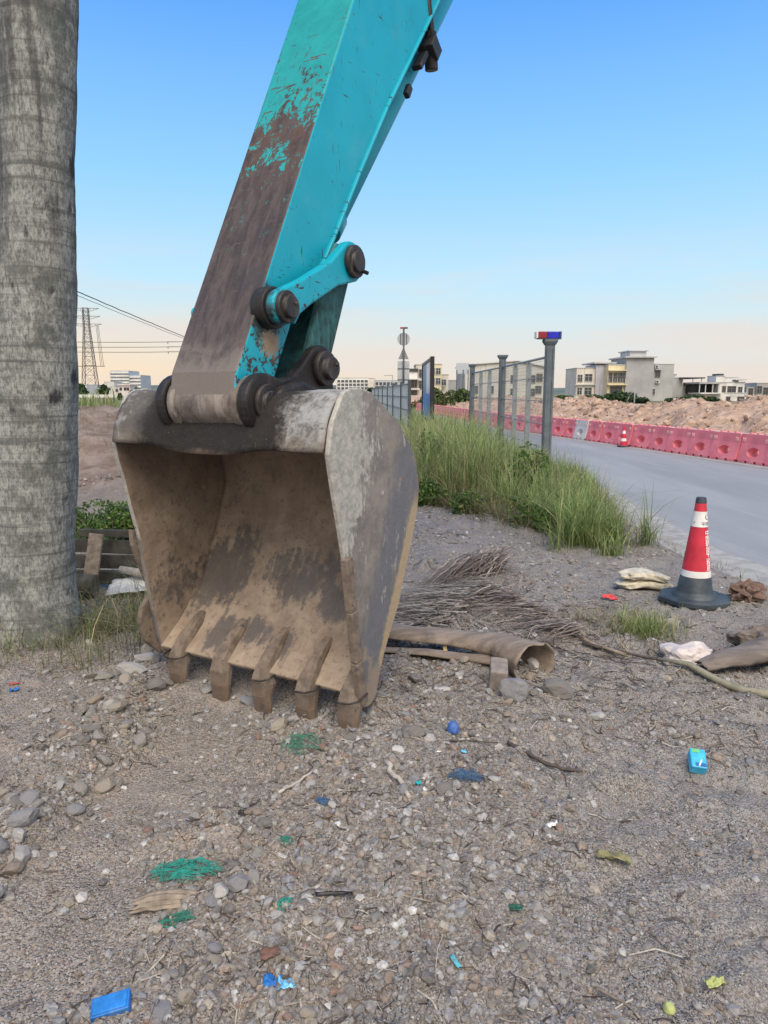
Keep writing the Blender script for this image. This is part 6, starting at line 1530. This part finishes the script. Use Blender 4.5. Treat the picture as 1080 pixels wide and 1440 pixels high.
# lamp posts and thin poles
def lamp(u, vt, Y, label):
    x, _, z = atY(u, vt, Y); e_ = empty('street_lamp', (x, Y, 0), 0, label, 'street lamp'); m = MB(); m.tube([(0, 0, -.2), (0, 0, z * .6), (0, 0, z)], [.09, .07, .05], 8); m.build('pole', M['rail'], e_)
    m = MB(); m.box((-.55, 0, z), (1.2, .16, .07)); m.build('lamp_head', M['rail'], e_)
lamp(552, 528, 95, 'thin street lamp rising left of the round sign')
def pole(u, vt, Y, label, r=.08):
    x, _, z = atY(u, vt, Y); m = MB(); m.tube([(0, 0, -.3), (0, 0, z)], [r, r * .8], 8); o = m.build('pole', M['rail'], None, 0, 1, loc=(x, Y, 0)); tag(o, label, 'pole')
pole(808, 556, 60, 'thin pale pole on the left end of the rubble mound'); pole(893, 546, 70, 'thin pale pole before the tall cement house')
# bushes before the houses
def hedge_(u, vt, Y, wpx, label, n=900, sz=.30, pal=DARKG, p=(3, 3, 2, 1.5), zb=0.0):
    x, _, z = atY(u, vt, Y); rx = wpx / 2 / FPX * Y; h = max(.8, z - zb); bush((x, Y, zb), (rx * 1.25, rx * .8, h * .86), n, sz, label, 'bushes before the far houses', pal, p)
hedge_(835, 556, 118, 46, 'dark bush in front of the cream house with the tower', 1300); hedge_(868, 549, 120, 42, 'tall dark bush in front of the yellow house front', 1300); hedge_(897, 562, 112, 34, 'low dark bush at the foot of the tall cement house', 800)
hedge_(975, 556, 116, 62, 'wide dark bush before the low grey shed block', 1600); hedge_(1000, 561, 117, 34, 'low dark bush under the veranda of the white house', 700); hedge_(793, 555, 108, 40, 'dark bush right of the nearest fence post', 1100)
LIGHTG = np.array([(.06, .10, .035), (.085, .13, .04), (.045, .08, .03), (.11, .15, .05)])
hedge_(622, 541, 62, 44, 'big round bush right of the black framed board', 2000, .18, LIGHTG); hedge_(650, 552, 58, 40, 'broad bush behind the third fence post', 1600, .18, LIGHTG); hedge_(690, 562, 60, 50, 'low bush behind the middle fence post', 1500, .18, LIGHTG); hedge_(735, 564, 64, 46, 'low bush seen between the two nearer fence posts', 1300, .18, LIGHTG); hedge_(590, 562, 64, 26, 'small bush left of the black framed board', 700, .18, LIGHTG)
hedge_(463, 546, 200, 26, 'far tree behind the bucket ear', 500, .5); hedge_(522, 548, 180, 18, 'far tree at the near end of the greenish block', 400, .5)
hedge_(112, 540, 300, 22, 'far dark tree at the foot of the pylon', 500, .9); hedge_(146, 541, 310, 18, 'far round tree between the pylon and the office tower', 500, .9); hedge_(190, 547, 300, 18, 'far dark tree right of the pink house', 500, .9); hedge_(168, 552, 150, 8, 'small dark bush on the far field left of the bucket', 300, .3)

# ------------------------------------------------------------------ pylon, poles and cables
def pylon():
    D = 340; x0 = -.412 * D / 1.0; x0 = atY(127.5, 545, D)[0]; e_ = empty('pylon', (x0, D, -.3), R(8), 'lattice steel power pylon with three cross arms between the palm and the arm', 'pylon')
    H = atY(128, 433, D)[2] + .3
    def hw(z): return float(np.interp(z, [0, H * .55, H * .78, H], [3.4, 1.9, 1.25, 1.15]))
    lv = [0, .13, .25, .36, .46, .55, .63, .71, .78, .85, .92, 1.0]; Z = [H * q for q in lv]
    for sx, sy in ((-1, -1), (1, -1), (1, 1), (-1, 1)):
        m = MB()
        for a, b_ in zip(Z[:-1], Z[1:]): m.bar((sx * hw(a), sy * hw(a), a), (sx * hw(b_), sy * hw(b_), b_), .26, .26)
        m.build('leg', M['steel_py'], e_)
    m = MB()
    for a, b_ in zip(Z[:-1], Z[1:]):
        for sx, sy, tx, ty in ((-1, -1, 1, -1), (1, -1, 1, 1), (1, 1, -1, 1), (-1, 1, -1, -1)):
            m.bar((sx * hw(a), sy * hw(a), a), (tx * hw(b_), ty * hw(b_), b_), .14, .14); m.bar((tx * hw(a), ty * hw(a), a), (sx * hw(b_), sy * hw(b_), b_), .14, .14); m.bar((sx * hw(b_), sy * hw(b_), b_), (tx * hw(b_), ty * hw(b_), b_), .14, .14)
    o = m.build('lattice', M['steel_py'], e_); o['kind'] = 'stuff'
    for v, L in ((433.5, 6.0), (444.5, 6.4), (455.5, 6.8)):
        z = atY(128, v, D)[2] + .3; m = MB()
        for s_ in (-1, 1):
            m.bar((0, 0, z), (s_ * L, 0, z), .22, .22); m.bar((s_ * 1.1, 0, z - 1.6), (s_ * L, 0, z), .16, .16)
            for q in (.35, .6, .8): m.bar((s_ * L * q, 0, z), (s_ * L * q, 0, z - 1.6 * (1 - q)), .12, .12)
        m.build('cross_arm', M['steel_py'], e_)
    z = atY(128, 515, D)[2] + .3; m = MB(); m.bar((-7, 0, z), (7, 0, z), .3, .3); m.build('cross_arm', M['steel_py'], e_)
    return x0, D
M['steel_py'] = plain('weathered_pylon_steel', (.16, .15, .145), .6, .2, 1); M['cable'] = plain('cable_black', (.035, .033, .033), .6, .2, 1)
px_, pD = pylon()
def cable(p0, p1, sag, r, label, n=20, wob=0.0):
    m = MB(); a, b_ = Vector(p0), Vector(p1)
    m.tube([a.lerp(b_, i / n) + Vector((0, 0, -4 * sag * (i / n) * (1 - i / n) + (random.gauss(0, wob)))) for i in range(n + 1)], r, 5)
    return tag(m.build('power_cable', M['cable'], None), label, 'cable', 'power cables at left')
for k, (v, nm) in enumerate(((480.5, 'uppermost'), (487.5, 'middle'), (494.5, 'lowest'))):
    cable(atY(40, v - .5, 240), atY(262, v, 240), .25, .085, nm + ' of the three level cables passing the pylon')
up = empty('utility_pole', (atY(264, 545, 240)[0], 240, -.3), 0, 'utility pole with three short cross arms, mostly behind the excavator arm', 'utility pole')
m = MB(); m.tube([(0, 0, 0), (0, 0, atY(264, 474, 240)[2] + .3)], [.22, .16], 8); m.build('pole', M['rail'], up)
for v in (480.5, 487.5, 494.5):
    z = atY(250, v, 240)[2] + .3; m = MB(); m.bar((-6.2, 0, z), (.6, 0, z), .12, .12); m.bar((-5.9, 0, z), (-5.9, 0, z - .7), .18, .2); m.build('cross_arm', M['steel_py'], up)
for k, (du, dv) in enumerate(((5, 0), (9, 3), (13, 0))):
    cable(atY(133 + du * .4, 457, 338), atY(139 + du * .55, 515, 338), .3, .09, ('left', 'middle', 'right')[k] + ' one of the jumper cables hanging on the right side of the pylon')
cable(atY(-300, 232, 14), atY(275, 480, 45), .05, .020, 'near black cable sagging from behind the palm down to the excavator arm', 60, .006)
cable(atY(-300, 236, 14.3), atY(275, 482, 45), .12, .011, 'thin second cable hanging just below the near black one', 60, .004)
x, y, z = atY(275, 474, 45); p2 = empty('utility_pole', (x, y, -.2), 0, 'wooden pole hidden behind the excavator arm where the near cables end', 'utility pole')
m = MB(); m.tube([(0, 0, 0), (0, 0, z + .2)], [.14, .11], 10); m.build('pole', M['drywood'], p2)
m = MB(); m.bar((-.6, 0, z - .1), (.6, 0, z - .1), .09, .09); m.build('cross_arm', M['steel_py'], p2)
